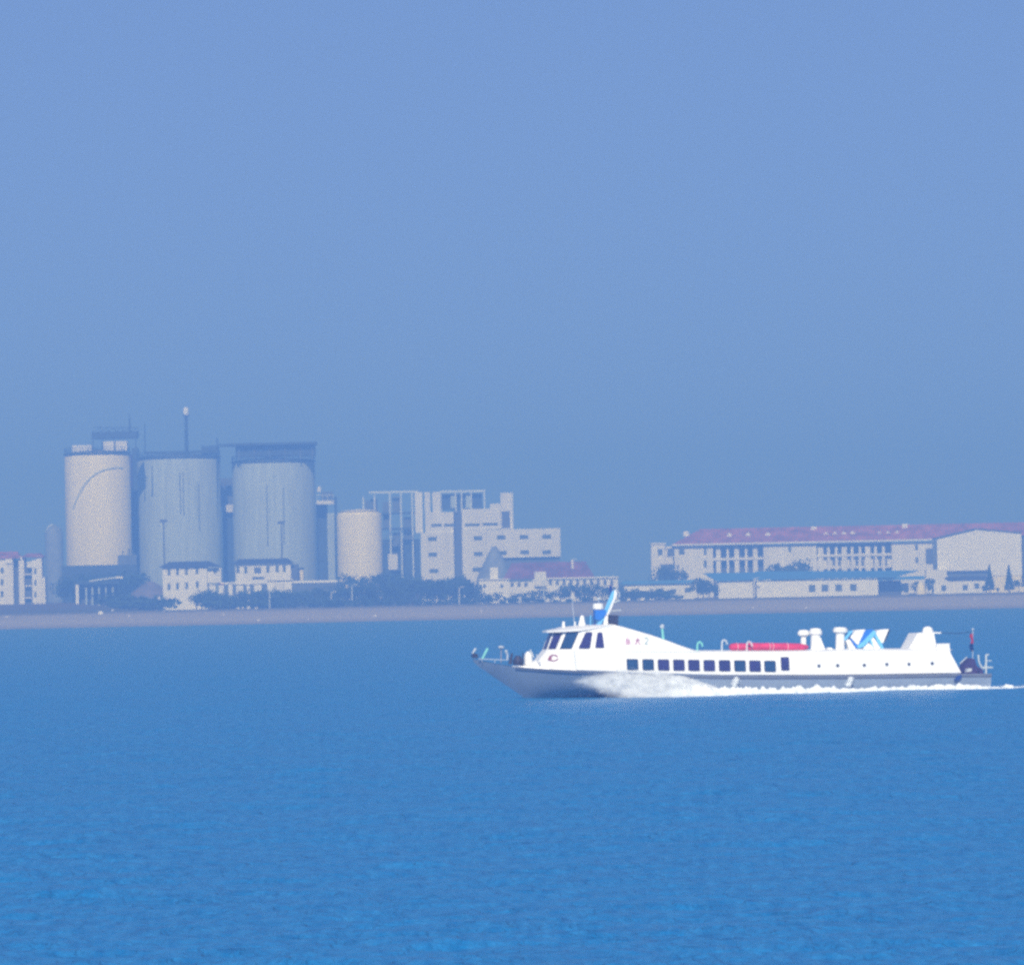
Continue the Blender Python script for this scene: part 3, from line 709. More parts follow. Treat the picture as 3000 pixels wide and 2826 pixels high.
def hip(T, x0, x1, ye, yr, Y, dep, material, name='roof', over=.5, inset=2.0):
    xm = (x0+x1)/2
    X0 = W(x0, ye, Y).x-over; X1 = W(x1, ye, Y).x+over; z0 = W(xm, ye, Y).z; z1 = W(xm, yr, Y).z
    ya, yb = Y-over, Y+dep+over; yc = (ya+yb)/2
    return MB().add([(X0,ya,z0),(X1,ya,z0),(X1,yb,z0),(X0,yb,z0),(X0+inset,yc,z1),(X1-inset,yc,z1),(X0,ya,z0-.15),(X1,ya,z0-.15),(X1,yb,z0-.15),(X0,yb,z0-.15)],
        [(0,1,5,4),(1,2,5),(2,3,4,5),(3,0,4),(6,7,1,0),(7,8,2,1),(8,9,3,2),(9,6,0,3),(9,8,7,6)]).build(name, material, T, Vector(T['org']))

# silos ---------------------------------------------------------
def silo(px0, px1, ytop, Y, material, label, group, dome=0.6, rim=True, pil=0):
    T = site('storage_silo', label, 'silo', (px0+px1)/2, Y, group)
    a = W(px0, 1500, Y); b = W(px1, 1500, Y); r_ = (b.x-a.x)/2; cx_ = (a.x+b.x)/2; c = Vector((cx_, Y, 0)); z1 = W((px0+px1)/2, ytop, Y-r_).z
    zb = T['org'][2]-.5
    MB().lathe(c, [(r_,zb),(r_,z1-1.2),(r_-.25,z1-.5),(r_-.8,z1)], 56).build('barrel', material, T, Vector(T['org']), smooth=True)
    MB().lathe(c, [(r_-.3,z1+.002),(r_*.5,z1+dome*.6),(1.2,z1+dome)], 40).build('roof', 'concd' if rim else material, T, Vector(T['org']), smooth=True)
    if rim:
        mbx = MB()
        for i in range(56):
            t0, t1 = 2*math.pi*i/56, 2*math.pi*(i+1)/56
            for zz in (z1+.5, z1+1.1): mbx.tube((cx_+r_*math.cos(t0), Y+r_*math.sin(t0), zz), (cx_+r_*math.cos(t1), Y+r_*math.sin(t1), zz), .05, .05, 4)
            if i % 2 == 0: mbx.tube((cx_+r_*math.cos(t0), Y+r_*math.sin(t0), z1-.3), (cx_+r_*math.cos(t0), Y+r_*math.sin(t0), z1+1.1), .05, .05, 4)
        mbx.build('guard_rail', 'steelb', T, Vector(T['org']))
        MB().lathe(c, [(r_+.12,z1-.75),(r_+.25,z1-.7),(r_+.25,z1-.3),(r_+.12,z1-.25)], 56).build('rim', 'steelb', T, Vector(T['org']))
    if pil:
        rr_ = random.Random(int(px0))
        for i in range(pil):
            t = -math.pi/2+rr_.uniform(-.8,.8); q = c+Vector((r_*math.cos(t), r_*math.sin(t), 0))
            zt_ = z1-rr_.uniform(3,9); zb2 = z1-rr_.uniform(14,24)
            MB().tube(q+Vector((0,0,zb2)), q+Vector((0,0,zt_)), .13, .13, 6).build('pipe', 'concd' if i%2 else 'conc', T, Vector(T['org']))
    return T, c, r_, z1
G = 'large cement silos on the shore'
S1, c1, r1, z1 = silo(192, 384, 1322, 1850, 'cream', 'cream sunlit silo, leftmost and tallest of the row', G)
S2, c2, r2, z2 = silo(405, 648, 1333, 1870, 'conc', 'grey streaked concrete silo with a tall mast on its roof', G, pil=7)
S3, c3, r3, z3 = silo(682, 925, 1345, 1870, 'conc', 'grey concrete silo with a dark headhouse along its roof', G, pil=5)
S4, c4, r4, z4 = silo(986, 1118, 1497, 1850, 'cream', 'small cream silo standing right of the big grey silos', G, rim=False)
def on(T, mbx, name, material): return mbx.build(name, material, T, Vector(T['org']))
# raised grey arc along the face of silo 1
pts = []
for px, py in ((213,1490),(225,1462),(240,1432),(258,1408),(280,1388),(305,1376),(330,1371),(355,1371),(378,1376)):
    X = W(px, py, 1842).x; dx = X-c1.x; yy = c1.y-math.sqrt(max(.1, r1*r1-dx*dx)); q = W(px, py, yy); pts.append(Vector((X, yy-.05, q.z)))
on(S1, MB().path(pts, .22, 6), 'grey_arc', 'conc')
# roof plant on silo 1
bx(S1, 'plant_room', 'mill', 300, 372, 1292, 1320, 1846, 6)
bx(S1, 'platform', 'steelb', 268, 402, 1264, 1284, 1845, 8)
mb = MB()
for px in (272, 300, 335, 398): mb.box(W(px,1300,1845).x-.15, W(px,1300,1845).x+.15, 1845.1, 1845.4, W(px,1322,1845).z, W(px,1270,1845).z)
for i in range(6):
    a = W(272+i*22,1264,1845); b = W(272+(i+1)*22,1252,1845); mb.tube(a, b, .08, .08, 5); mb.tube(b, W(272+(i+1)*22,1264,1845), .08, .08, 5)
mb.tube(W(272,1252,1845), W(404,1252,1845), .09)
on(S1, mb, 'truss', 'steelb')
on(S1, MB().tube(W(381,1266,1846), W(379,1212,1846), .28, .1), 'mast', 'steelb')
on(S1, MB().tube(W(425,1330,1846), W(424,1240,1846), .2, .1), 'mast', 'steelb')
bx(S1, 'roof_box', 'mill', 212, 268, 1304, 1324, 1846, 5)
# mast on silo 2
on(S2, MB().tube(W(547,1333,1862), W(545,1212,1862), .55, .40), 'mast', 'steelb')
on(S2, MB().lathe(W(544.5,1206,1862), [(.3,-1.0),(.7,-.8),(.75,.5),(.4,1.1),(.1,1.3)], 10), 'lantern', 'hall')
on(S2, MB().tube(W(536,1218,1862), W(555,1218,1862), .25), 'crosshead', 'steelb')
bx(S2, 'walkway', 'steelb', 425, 640, 1322, 1328, 1864, 1.2)
bx(S2, 'roof_box', 'steelb', 590, 640, 1305, 1330, 1866, 4)
# headhouse on silo 3
bx(S3, 'headhouse', 'steelb', 690, 922, 1305, 1336, 1860, 9)
bx(S3, 'canopy', 'steelb', 665, 926, 1296, 1303, 1858, 13)
for px in (700, 745, 790, 835, 880, 915): bx(S3, 'bracket', 'concd', px-1.5, px+1.5, 1303, 1345, 1859.5, .3)
# bridge between silos, lift towers
def tower(px0, px1, ytop, Y, material, dep, name, label, cat):
    T = site(name, label, cat, (px0+px1)/2, Y); bxg(T, 'shaft', material, px0, px1, ytop, Y, dep); return T
T = tower(386, 404, 1312, 1874, 'steelb', 5, 'elevator_tower', 'slim dark elevator tower between the cream silo and the mast-topped silo', 'tower')
bx(T, 'duct', 'purple', 384, 390, 1330, 1640, 1873, .6)
T = site('elevator_tower', 'dark conveyor tower between the two big grey silos', 'tower', 664, 1885)
bxg(T, 'shaft', 'steelb', 650, 682, 1485, 1885, 6)
bx(T, 'head', 'concd', 646, 684, 1400, 1484, 1886, 5); bx(T, 'bridge_deck', 'steelb', 640, 690, 1300, 1308, 1868, 3)
bx(T, 'sloping_hood', 'mill', 656, 684, 1478, 1500, 1883, 1.5)
on(T, MB().tube(W(636,1620,1866), W(636,1285,1866), .22), 'vent_pipe', 'steelb')
T = site('elevator_tower', 'grey filter tower with platforms just right of the big grey silos', 'tower', 955, 1872)
bxg(T, 'shaft', 'conc', 958, 984, 1502, 1872, 5); bxg(T, 'dark_wing', 'steelb', 926, 957, 1475, 1875, 6)  # dark steel wing beside the shaft
bx(T, 'platform', 'mill', 926, 978, 1466, 1477, 1870, 5); bx(T, 'hood', 'concd', 940, 975, 1440, 1465, 1871, 4)
bx(T, 'cabin', 'mill', 928, 940, 1425, 1440, 1871, 2)
mb = MB()
for px in (930, 945, 960, 976): mb.tube(W(px,1466,1870), W(px,1450,1870), .08)
mb.tube(W(928,1450,1870), W(978,1450,1870), .08); on(T, mb, 'railing', 'light')
on(T, MB().tube(W(986,1700,1868), W(983,1455,1868), .35), 'downpipe', 'steelb')
# process plant steelwork between the small silo and the mill
T = site('process_plant', 'dark steel process plant behind the small cream silo', 'industrial plant', 1150, 1885)
bxg(T, 'dark_block', 'steelb', 1118, 1228, 1580, 1890, 10)
bx(T, 'upper_deck', 'steelb', 1060, 1228, 1545, 1552, 1886, 8)
bx(T, 'upper_deck', 'steelb', 1060, 1220, 1500, 1506, 1886, 8)
mb = MB()
for px, y0 in ((1065,1455),(1098,1450),(1143,1442),(1175,1442),(1208,1440)):
    x = W(px, 1500, 1885).x; mb.box(x-.22, x+.22, 1885, 1885.4, W(px,1700,1885).z, W(px,y0,1885).z)
mb.box(W(1080,1441,1885).x, W(1225,1441,1885).x, 1885.05, 1885.4, W(1150,1444,1885).z, W(1150,1438,1885).z)
on(T, mb, 'steel_frame', 'light')
for x0, x1, yt, yb in ((1085,1105,1462,1500),(1122,1142,1470,1545),(1150,1175,1455,1500),(1182,1206,1515,1580),(1150,1172,1560,1600),(1070,1082,1466,1500)):
    bx(T, 'vessel', 'concd', x0, x1, yt, yb, 1888, 3)
mb = MB()
for i in range(5): mb.tube(W(1100+i*26,1580,1884), W(1126+i*26,1545,1884), .12, .12, 5)
on(T, mb, 'bracing', 'concd')
bx(T, 'control_hut', 'mill', 1137, 1165, 1622, 1668, 1880, 4)

# mill building --------------------------------------------------
Y = 1840
T = site('mill_building', 'tall stepped pale grey mill building with a rooftop frame', 'building', 1440, Y)
bxg(T, 'wall', 'mill', 1232, 1329, 1560, Y, 12)
bx(T, 'upper_wall', 'mill', 1246, 1331, 1500, 1560, Y+.6, 11)
for x0, x1 in ((1216,1238),(1244,1260),(1267,1290)): bx(T, 'column', 'mill', x0, x1, 1441, 1560 if x0 < 1240 else 1500, Y+.8, 1.5)
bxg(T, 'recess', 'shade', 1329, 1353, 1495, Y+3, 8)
bxg(T, 'wing_wall', 'mill', 1353, 1425, 1551, Y, 12); bx(T, 'wing', 'mill', 1425.1, 1642, 1549, 1632, Y, 12); bxg(T, 'wing_base', 'concd', 1426, 1640, 1633, Y+1, 10)
bx(T, 'storey', 'mill', 1353, 1467, 1490, 1550, Y+.6, 11)
bx(T, 'stair_step', 'mill', 1436, 1466, 1475, 1490, Y+.8, 8)
bx(T, 'tower_wall', 'mill', 1467, 1503, 1443, 1549, Y+1, 7)
bx(T, 'recess_shade_panel', 'shade', 1470, 1494, 1497, 1546, Y+.9, .05)  # flat dark panel; the recess shade is painted, nothing is cut
bx(T, 'rooftop_plant', 'steelb', 1292, 1412, 1446, 1492, Y+4, 5)
mb = MB()
for px in (1291, 1335, 1352, 1380, 1419):
    x = W(px,1460,Y+2).x; mb.box(x-.2, x+.2, Y+2, Y+2.4, W(px,1500,Y+2).z, W(px,1440,Y+2).z)
mb.box(W(1288,1438,Y+2).x, W(1422,1438,Y+2).x, Y+1.95, Y+2.45, W(1350,1442,Y+2).z, W(1350,1436,Y+2).z)
on(T, mb, 'roof_frame', 'light')
for px in (1328, 1372): bx(T, 'tank', 'conc', px-8, px+8, 1452, 1488, Y+3, .8)
wins(T, [(1267,1578),(1268,1624),(1271,1672),(1400,1576),(1468,1573.5),(1535,1572.5),(1602,1571.5),(1401,1622),(1472,1619),(1537,1617),(1602,1617)], Y)
wins(T, [(1279,1538),(1316,1538)], Y+.6, 30, 8, 'strip_window'); wins(T, [(1384,1537),(1436,1535)], Y+.6, 44, 8, 'strip_window')
wins(T, [(1399,1668)], Y, 28, 12)
bx(T, 'roof_pipe', 'shade', 1329, 1331, 1500, 1560, Y+.3, .3)
# cone of dark stock in front of the mill
T = None
a = W(1450, 1690, 1815); r_ = 4.6
tag(MB().lathe(Vector((a.x, 1815, 0)), [(r_+1.5, 2), (r_, W(1450,1690,1815).z), (r_*.55, W(1450,1640,1815).z), (.6, W(1450,1600,1815).z)], 20).build('stockpile', 'pebble', None, Vector((a.x,1815,2)), smooth=True),
    'blue-grey conical stockpile heaped against the mill wall', 'stockpile')
a = W(425, 1700, 1780)
mb = MB()
for i in range(17):
    for j in range(9):
        x = W(350+i*10,1700,1780).x; yy = 1765+j*4; h = 6.8*max(0, 1-abs(i-9)/9.5)**.55*max(0,1-abs(j-4)/4.2)**.8
        mb.v.append(Vector((x, yy, 2.6+h*1.15+.3*mn.noise(Vector((x*.4, yy*.4, 0))))))
for i in range(16):
    for j in range(8): mb.f.append((i*9+j, i*9+j+1, (i+1)*9+j+1, (i+1)*9+j))
tag(mb.build('stockpile', 'soil', None, Vector((a.x,1780,2.6)), smooth=True), 'broad brown earth heap left of the white villa', 'stockpile')

# red roofed house in front of the mill --------------------------
Y = 1760
T = site('red_roofed_house', 'long low house with a purplish red roof below the mill', 'house', 1590, Y)
bxg(T, 'wall', 'wall', 1560, 1810, 1694, Y, 9); hip(T, 1482, 1735, 1692, 1646, Y+2, 9, 'roofm', over=.6, inset=2.2)
bxg(T, 'west_wall', 'wall', 1490, 1560, 1704, Y+1, 8)
bx(T, 'gable_bay', 'wall', 1566, 1600, 1674, 1716, Y-1, 1)
for px in range(1612, 1808, 20): bx(T, 'window', 'shade', px-4, px+5, 1698, 1713, Y-.06, .05)
for px in (1500, 1520, 1540): bx(T, 'window', 'shade', px-4, px+5, 1706, 1718, Y+.94, .05)
bx(T, 'chimney', 'wall', 1674, 1680, 1640, 1665, Y+4, 1); bx(T, 'eave_board', 'hall', 1602, 1812, 1690, 1694, Y-.5, .4)
T = site('chapel_like_house', 'small white house with a square tower left of the red roof', 'house', 1447, 1735)
bxg(T, 'wall', 'hall', 1403, 1490, 1698, 1735, 7); bx(T, 'tower', 'hall', 1436, 1459, 1662, 1698, 1736, 2.2)
wins(T, [(1420,1716),(1470,1716)], 1735, 8, 10); bx(T, 'parapet', 'wall', 1402, 1492, 1695, 1698, 1734.6, 7.8)

# villas ---------------------------------------------------------
Y = 1725
T = site('white_villa', 'bright white two storey villa with eight small windows', 'house', 540, Y)
bxg(T, 'wall', 'hall', 476, 606, 1659, Y, 9); hip(T, 474, 632, 1659, 1644, Y, 9, 'roofd', over=.7, inset=2.5)
bx(T, 'extension', 'wall', 606.2, 648, 1664, 1706, Y+1, 7)
wins(T, [(495,1675),(520,1674),(546,1673),(577,1671),(495,1718),(520,1716),(547,1715),(578,1712)], Y, 8, 20)
wins(T, [(630,1672)], Y+1, 8, 16)
T = site('white_villa', 'pale villa with a dark flat-topped roof under the headhouse silo', 'house', 765, 1740)
bxg(T, 'wall', 'wall', 690, 852, 1653, 1740, 9); hip(T, 686, 852, 1650, 1636, 1740, 9, 'roofd', over=.6, inset=1.5)
bx(T, 'balcony', 'shade', 745, 765, 1661, 1678, 1739.9, .06)
wins(T, [(697,1668),(720,1669),(785,1667),(812,1666),(833,1665)], 1740, 9, 20)
bx(T, 'balcony_rail', 'wall', 738, 772, 1679, 1684, 1738.5, .3)
bxg(T, 'annex', 'shade', 852.3, 872, 1652, 1741, 7)
T = site('hut', 'small pale pink hut right of the dark-roofed villa', 'hut', 880, 1750)
bxg(T, 'wall', 'cream', 870, 888, 1666, 1750, 4); bx(T, 'roof', 'roofd', 868, 890, 1662, 1665.5, 1749.5, 5)
# raised quay wall line with shelter
T = site('retaining_wall', 'long low white-topped retaining wall below the silos', 'wall', 810, 1712)
bxg(T, 'wall', 'concd', 648, 985, 1709, 1712, 1.0); bx(T, 'coping', 'hall', 645, 988, 1702, 1708.7, 1711.8, 1.4)
for px in (620,): pass
T = site('harbour_kiosk', 'square pinkish white kiosk in front of the long retaining wall', 'kiosk', 815, 1700)
bx(T, 'body', 'hall', 783, 855, 1700, 1735, 1700, 4); bxg(T, 'base', 'concd', 786, 850, 1735.4, 1700.5, 3.3)
bx(T, 'roof', 'wall', 777, 858, 1697, 1699.7, 1699.5, 5); bx(T, 'shutter', 'mill', 800, 836, 1708, 1728, 1699.93, .05)
for i, (px, py, w_, h_) in enumerate(((622,1722,18,20),(648,1720,14,18),(675,1714,12,10),(702,1720,20,16),(727,1721,10,16),(755,1714,22,8))):
    T = site('beach_hut', ['small white hut','white hut','low white hut','broad white hut','narrow white hut','flat white hut'][i]+' among the trees, number %s from the left between villa and kiosk' % ['one','two','three','four','five','six'][i], 'hut', px, 1702, 'white huts among the shore trees')
    bxg(T, 'wall', 'hall', px-w_/2, px+w_/2, py-h_/2, 1702, 2.2); bx(T, 'roof', 'roofr' if i == 1 else 'wall', px-w_/2-1, px+w_/2+1, py-h_/2-2.5, py-h_/2-.2, 1701.7, 2.8)
# open shed on the left + conveyor pipe
Y = 1712
T = site('open_shed', 'dark open-sided shed with pale columns below the cream silo', 'shed', 280, Y)
bxg(T, 'back_wall', 'shade', 232, 345, 1712, Y+5, .4); bx(T, 'roof_slab', 'steelb', 216, 350, 1702, 1709, Y-.3, 6)
bxg(T, 'column', 'hall', 221, 230, 1709.2, Y, .7)
for px in (252,270,290,310,330): bxg(T, 'column', 'conc', px-2.5, px+2.5, 1709.2, Y+1, .4)
on(T, MB().tube(W(262,1702,1708), W(352,1690,1708), .22), 'conveyor_pipe', 'light')
bx(T, 'pipe_box', 'hall', 340, 360, 1688, 1694, 1707, 1)
# dark base under silo 1
T = site('silo_plinth', 'dark loading base beneath the cream silo', 'plinth', 285, 1832)
bxg(T, 'base', 'steelb', 180, 400, 1655, 1832, 4); bx(T, 'pump_house', 'concd', 345, 400, 1625, 1654, 1833, 3)
for px, yt in ((360,1612),(378,1606),(392,1615)): bx(T, 'stack', 'steelb', px-2, px+2, yt, 1624, 1834, .5)
# far tank left of silo 1
T = site('domed_tank', 'faint bluish domed tank left of the cream silo', 'tank', 158, 2050)
a = W(158, 1560, 2050); r_ = 2.7
MB().lathe(Vector((a.x,2050,0)), [(r_,3),(r_,W(158,1560,2050).z),(r_*.8,W(158,1548,2050).z),(r_*.2,W(158,1536,2050).z)], 20).build('shell', 'pebble', T, Vector(T['org']), smooth=True)
mb = MB(); mb.path([W(135,1560,2049), W(142,1542,2049), W(155,1536,2049)], .25); on(T, mb, 'pipe', 'light')

# apartment block far left ----------------------------------------
Y = 1760
T = site('apartment_block', 'white apartment block with red roof at the left edge', 'building', 60, Y)
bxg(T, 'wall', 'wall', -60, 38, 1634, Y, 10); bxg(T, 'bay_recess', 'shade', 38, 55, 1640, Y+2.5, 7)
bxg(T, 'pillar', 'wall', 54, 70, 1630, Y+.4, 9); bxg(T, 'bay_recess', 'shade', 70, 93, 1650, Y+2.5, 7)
bxg(T, 'stair_wall', 'wall', 93, 106, 1640, Y+.2, 9); bxg(T, 'end_wall', 'wall', 106.2, 122, 1628, Y, 9); bxg(T, 'lower_wing', 'wall', 122.2, 132, 1690, Y+.5, 8)
bx(T, 'arch_panel', 'wall', 78, 98, 1645, 1662, Y+.1, .3)
hip(T, -80, 52, 1634, 1616, Y, 10, 'roofr', over=.6, inset=1.0); hip(T, 70, 122, 1630, 1620, Y, 9, 'roofr', over=.5, inset=1)
bx(T, 'attic_gable', 'hall', 16, 36, 1636, 1650, Y-.4, .35)
for yy in (1672, 1706, 1741): bx(T, 'window', 'winb', 2, 10, yy-10, yy+8, Y-.06, .05); bx(T, 'window', 'winb', 100, 106, yy-8, yy+8, Y+.1, .05); bx(T, 'balcony', 'mill', 71, 92, yy+8, yy+12, Y+1.2, 1.2)

# school complex ------------------------------------------------
Y = 1880
T = site('school_building', 'long two storey white school with red roof and arcades', 'building', 2350, Y)
def ln(x): return lerp([(1900,1592),(2085,1590),(2400,1586),(2700,1580),(3000,1573)], x)
bxg(T, 'wall', 'wall', 1975, 2088, 1592, Y, 12)
bxg(T, 'wall', 'wall', 2236, 2392, 1594, Y, 12)
bxg(T, 'wall', 'wall', 2612, 2748, 1588, Y, 12)
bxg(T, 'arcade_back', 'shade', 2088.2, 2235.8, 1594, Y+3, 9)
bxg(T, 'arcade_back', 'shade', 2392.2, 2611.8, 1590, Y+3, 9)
bxg(T, 'east_wall', 'wall', 2748, 3060, 1584, Y+3, 9)
bx(T, 'floor_band', 'wall', 2088.2, 2235.8, 1633, 1640, Y+.3, 3); bx(T, 'floor_band', 'wall', 2392.2, 2611.8, 1622, 1629, Y+.3, 3)
for i, px in enumerate(range(2104, 2234, 27)): bxg(T, 'column', 'wall', px-(3 if i%2 else 7), px+(4 if i%2 else 7), 1601, Y+.5, .9)
for i, px in enumerate(range(2404, 2610, 23)): bxg(T, 'column', 'wall', px-(4 if i%3 else 8), px+(4 if i%3 else 8), 1600, Y+.5, .9)
bx(T, 'lintel', 'wall', 2088.2, 2235.8, 1594, 1597, Y+.2, 3); bx(T, 'lintel', 'wall', 2392.2, 2611.8, 1589, 1592, Y+.2, 3)
for px in range(2412, 2600, 23): bx(T, 'window', 'winb', px, px+6, 1636, 1650, Y+2.94, .05); 
bx(T, 'parapet_wall', 'wall', 2392.2, 2611.8, 1630, 1664, Y+1.6, .4)
for px in range(2405, 2600, 17): bx(T, 'window', 'shade', px, px+7, 1637, 1657, Y+1.54, .05)
wins(T, [(1997,1616)], Y, 16, 16); wins(T, [(2066,1614),(2066,1652)], Y, 8, 22); wins(T, [(2314,1608)], Y, 8, 16); wins(T, [(2685,1603),(2686,1640)], Y, 8, 16)
wins(T, [(2280,1655),(2350,1655)], Y, 8, 14)
bx(T, 'gap_shade_panel', 'shade', 2712, 2742, 1606, 1652, Y-.06, .05)  # flat dark panel paints the shade of the gap onto the wall
# the roof is one long ridge, a little higher than the eave
xa, xb = W(1975,1590,Y).x-.6, W(3060,1575,Y).x; ze = W(2400,1586,Y).z; zr = W(2400,1542,Y+7).z; ya, yb, yc = Y-1, Y+13, Y+6.5
MB().add([(xa,ya,ze),(xb,ya,ze),(xb,yb,ze),(xa,yb,ze),(xa+8,yc,zr),(xb-1,yc,zr),(xa,ya,ze-.2),(xb,ya,ze-.2),(xb,yb,ze-.2),(xa,yb,ze-.2)],
   [(0,1,5,4),(1,2,5),(2,3,4,5),(3,0,4),(6,7,1,0),(7,8,2,1),(8,9,3,2),(9,6,0,3),(9,8,7,6)]).build('roof', 'roofr', T, Vector(T['org']))
MB().box(xa, xb-12, ya-.25, ya-.01, ze-.35, ze+.1).build('gutter', 'wall', T, Vector(T['org']))
def dormer(px, py, w_=14, h_=12):
    a = W(px-w_/2, py, Y+2.5); b = W(px+w_/2, py, Y+2.5); z0 = W(px, py+h_/2, Y+2.5).z; z1_ = W(px, py-h_/2, Y+2.5).z
    o_ = MB().prism([(a.x,Y+2.5,z0-.5),(b.x,Y+2.5,z0-.5),(b.x,Y+2.5,(z0+z1_)/2),((a.x+b.x)/2,Y+2.5,z1_),(a.x,Y+2.5,(z0+z1_)/2)], (0,3,0)).build('dormer', 'hall', T, Vector(T['org']))
for px, py in ((2137,1566),(2192,1565),(2250,1564),(2420,1564),(2446,1563),(2472,1562),(2498,1561),(2576,1562),(2602,1561),(2628,1560)): dormer(px, py)
for px, py in ((2384,1549),(2651,1541),(2037,1574),(2010,1563)): bx(T, 'chimney', 'hall', px-8, px+8, py-7, py+8, Y+5, 1.2)
T = site('school_pavilion', 'small white pavilion at the left end of the school', 'pavilion', 1930, 1885)
bxg(T, 'wall', 'wall', 1907, 1948, 1594, 1885, 8); bx(T, 'link', 'wall', 1948.3, 1974, 1600, 1680, 1887, 5); bx(T, 'parapet', 'hall', 1905, 1950, 1590, 1593.6, 1884.7, 9)
wins(T, [(1934,1617)], 1885, 14, 18); wins(T, [(1962,1618)], 1887, 14, 24, material='shade')
bx(T, 'porch', 'shade', 1935, 1975, 1652, 1690, 1884.5, .4)
# gabled hall
Y = 1800
T = site('gabled_hall', 'large blank ivory gabled hall at the right end of the shore', 'building', 2865, Y)
zb = ground_z(W(2865,1700,Y).x, Y)-.3
pts = [W(2745,1578,Y), W(2862,1550,Y), W(2992,1562,Y)]
MB().prism([(pts[0].x,Y,zb),(pts[2].x,Y,zb),tuple(pts[2]),tuple(pts[1]),tuple(pts[0])], (0,20,0)).build('wall', 'hall', T, Vector(T['org']))
mb = MB()
for a, b in ((pts[0],pts[1]),(pts[1],pts[2])):
    mb.prism([a+Vector((0,-.3,.02)), b+Vector((0,-.3,.02)), b+Vector((0,-.3,.3)), a+Vector((0,-.3,.3))], (0,20.6,0))
on(T, mb, 'roof', 'shade')
bx(T, 'door', 'mill', 2806, 2809, 1608, 1650, Y-.06, .05)
bx(T, 'lean_to', 'concd', 2778, 2900, 1676, 1694, Y-5, 5); bx(T, 'lean_to_roof', 'roofd', 2774, 2894, 1671, 1677, Y-5.3, 5.2)
bxg(T, 'lean_to_wall', 'wall', 2712, 2776, 1668, Y-4.5, 4.4)
T = site('end_building', 'dark edge of a building beyond the ivory hall', 'building', 3020, 1830)
bxg(T, 'wall', 'concd', 2996, 3080, 1566, 1830, 10); hip(T, 2994, 3080, 1566, 1545, 1830, 10, 'roofr')
# low front buildings on the right
Y = 1722
T = site('warehouse', 'long low white warehouse with blue roof and four square windows', 'warehouse', 2390, Y)
bxg(T, 'wall', 'hall', 2216, 2572, 1697, Y, 10)
MB().prism([W(2180,1699,Y-.6), W(2620,1691,Y-.6), W(2690,1672,Y+6), W(2215,1675,Y+6)], (0,0,.15)).build('roof', 'roofb', T, Vector(T['org']))
wins(T, [(2379,1723),(2417,1722),(2457,1721),(2500,1720)], Y, 19, 20)
bx(T, 'plinth', 'concd', 2218, 2570, 1750, 1754, Y-.1, .3)
T = site('warehouse', 'short blank white shed just left of the long warehouse', 'shed', 2155, Y)
bxg(T, 'wall', 'hall', 2104, 2205, 1701, Y, 9)
MB().prism([W(2098,1702,Y-.6), W(2212,1699,Y-.6), W(2212,1678,Y+6), W(2060,1680,Y+6)], (0,0,.15)).build('roof', 'roofb', T, Vector(T['org']))
T = site('low_house', 'low white house with dark shrubs before it, right of the mast', 'house', 1930, 1728)
bxg(T, 'wall', 'wall', 1828, 2032, 1710, 1728, 8); bx(T, 'roof', 'roofb', 1820, 2034, 1700, 1709.5, 1727.3, 9); wins(T, [(1878,1730),(1972,1732),(2015,1728)], 1728, 18, 14)
bx(T, 'porch', 'hall', 1868, 1902, 1718, 1730, 1726, 1.5)
T = site('boat_shed', 'blue canopied shed at the right end of the long warehouse', 'shed', 2605, 1724)
bxg(T, 'wall', 'shade', 2576, 2640, 1700, 1726, 6); bx(T, 'canopy', 'roofb', 2572, 2708, 1688, 1698, 1722, 8); bxg(T, 'side_wall', 'mill', 2640.3, 2662, 1708, 1726, 6)
T = site('pale_tent', 'small beige rounded tent beside the blue canopied shed', 'tent', 2700, 1716)
a = W(2698, 1720, 1716); MB().lathe(Vector((a.x,1716,0)), [(1.3,2.6),(1.2,W(2698,1722,1716).z),(.7,W(2698,1708,1716).z),(.15,W(2698,1703,1716).z)], 12).build('cover', 'cream', T, Vector(T['org']), smooth=True)
T = site('low_house', 'low cream house below the ivory hall', 'house', 2805, 1724)
bxg(T, 'wall', 'wall', 2735, 2885, 1697, 1724, 8); wins(T, [(2765,1722),(2828,1720),(2862,1716)], 1724, 14, 16); bx(T, 'roof', 'roofd', 2775, 2890, 1688, 1696.6, 1723.4, 9)
T = site('garden_wall', 'pinkish garden wall behind the two conifers', 'wall', 2950, 1740)
bxg(T, 'wall', 'cream', 2890, 3050, 1685, 1740, .5); bx(T, 'coping', 'wall', 2890, 3050, 1682, 1684.7, 1739.8, .9)

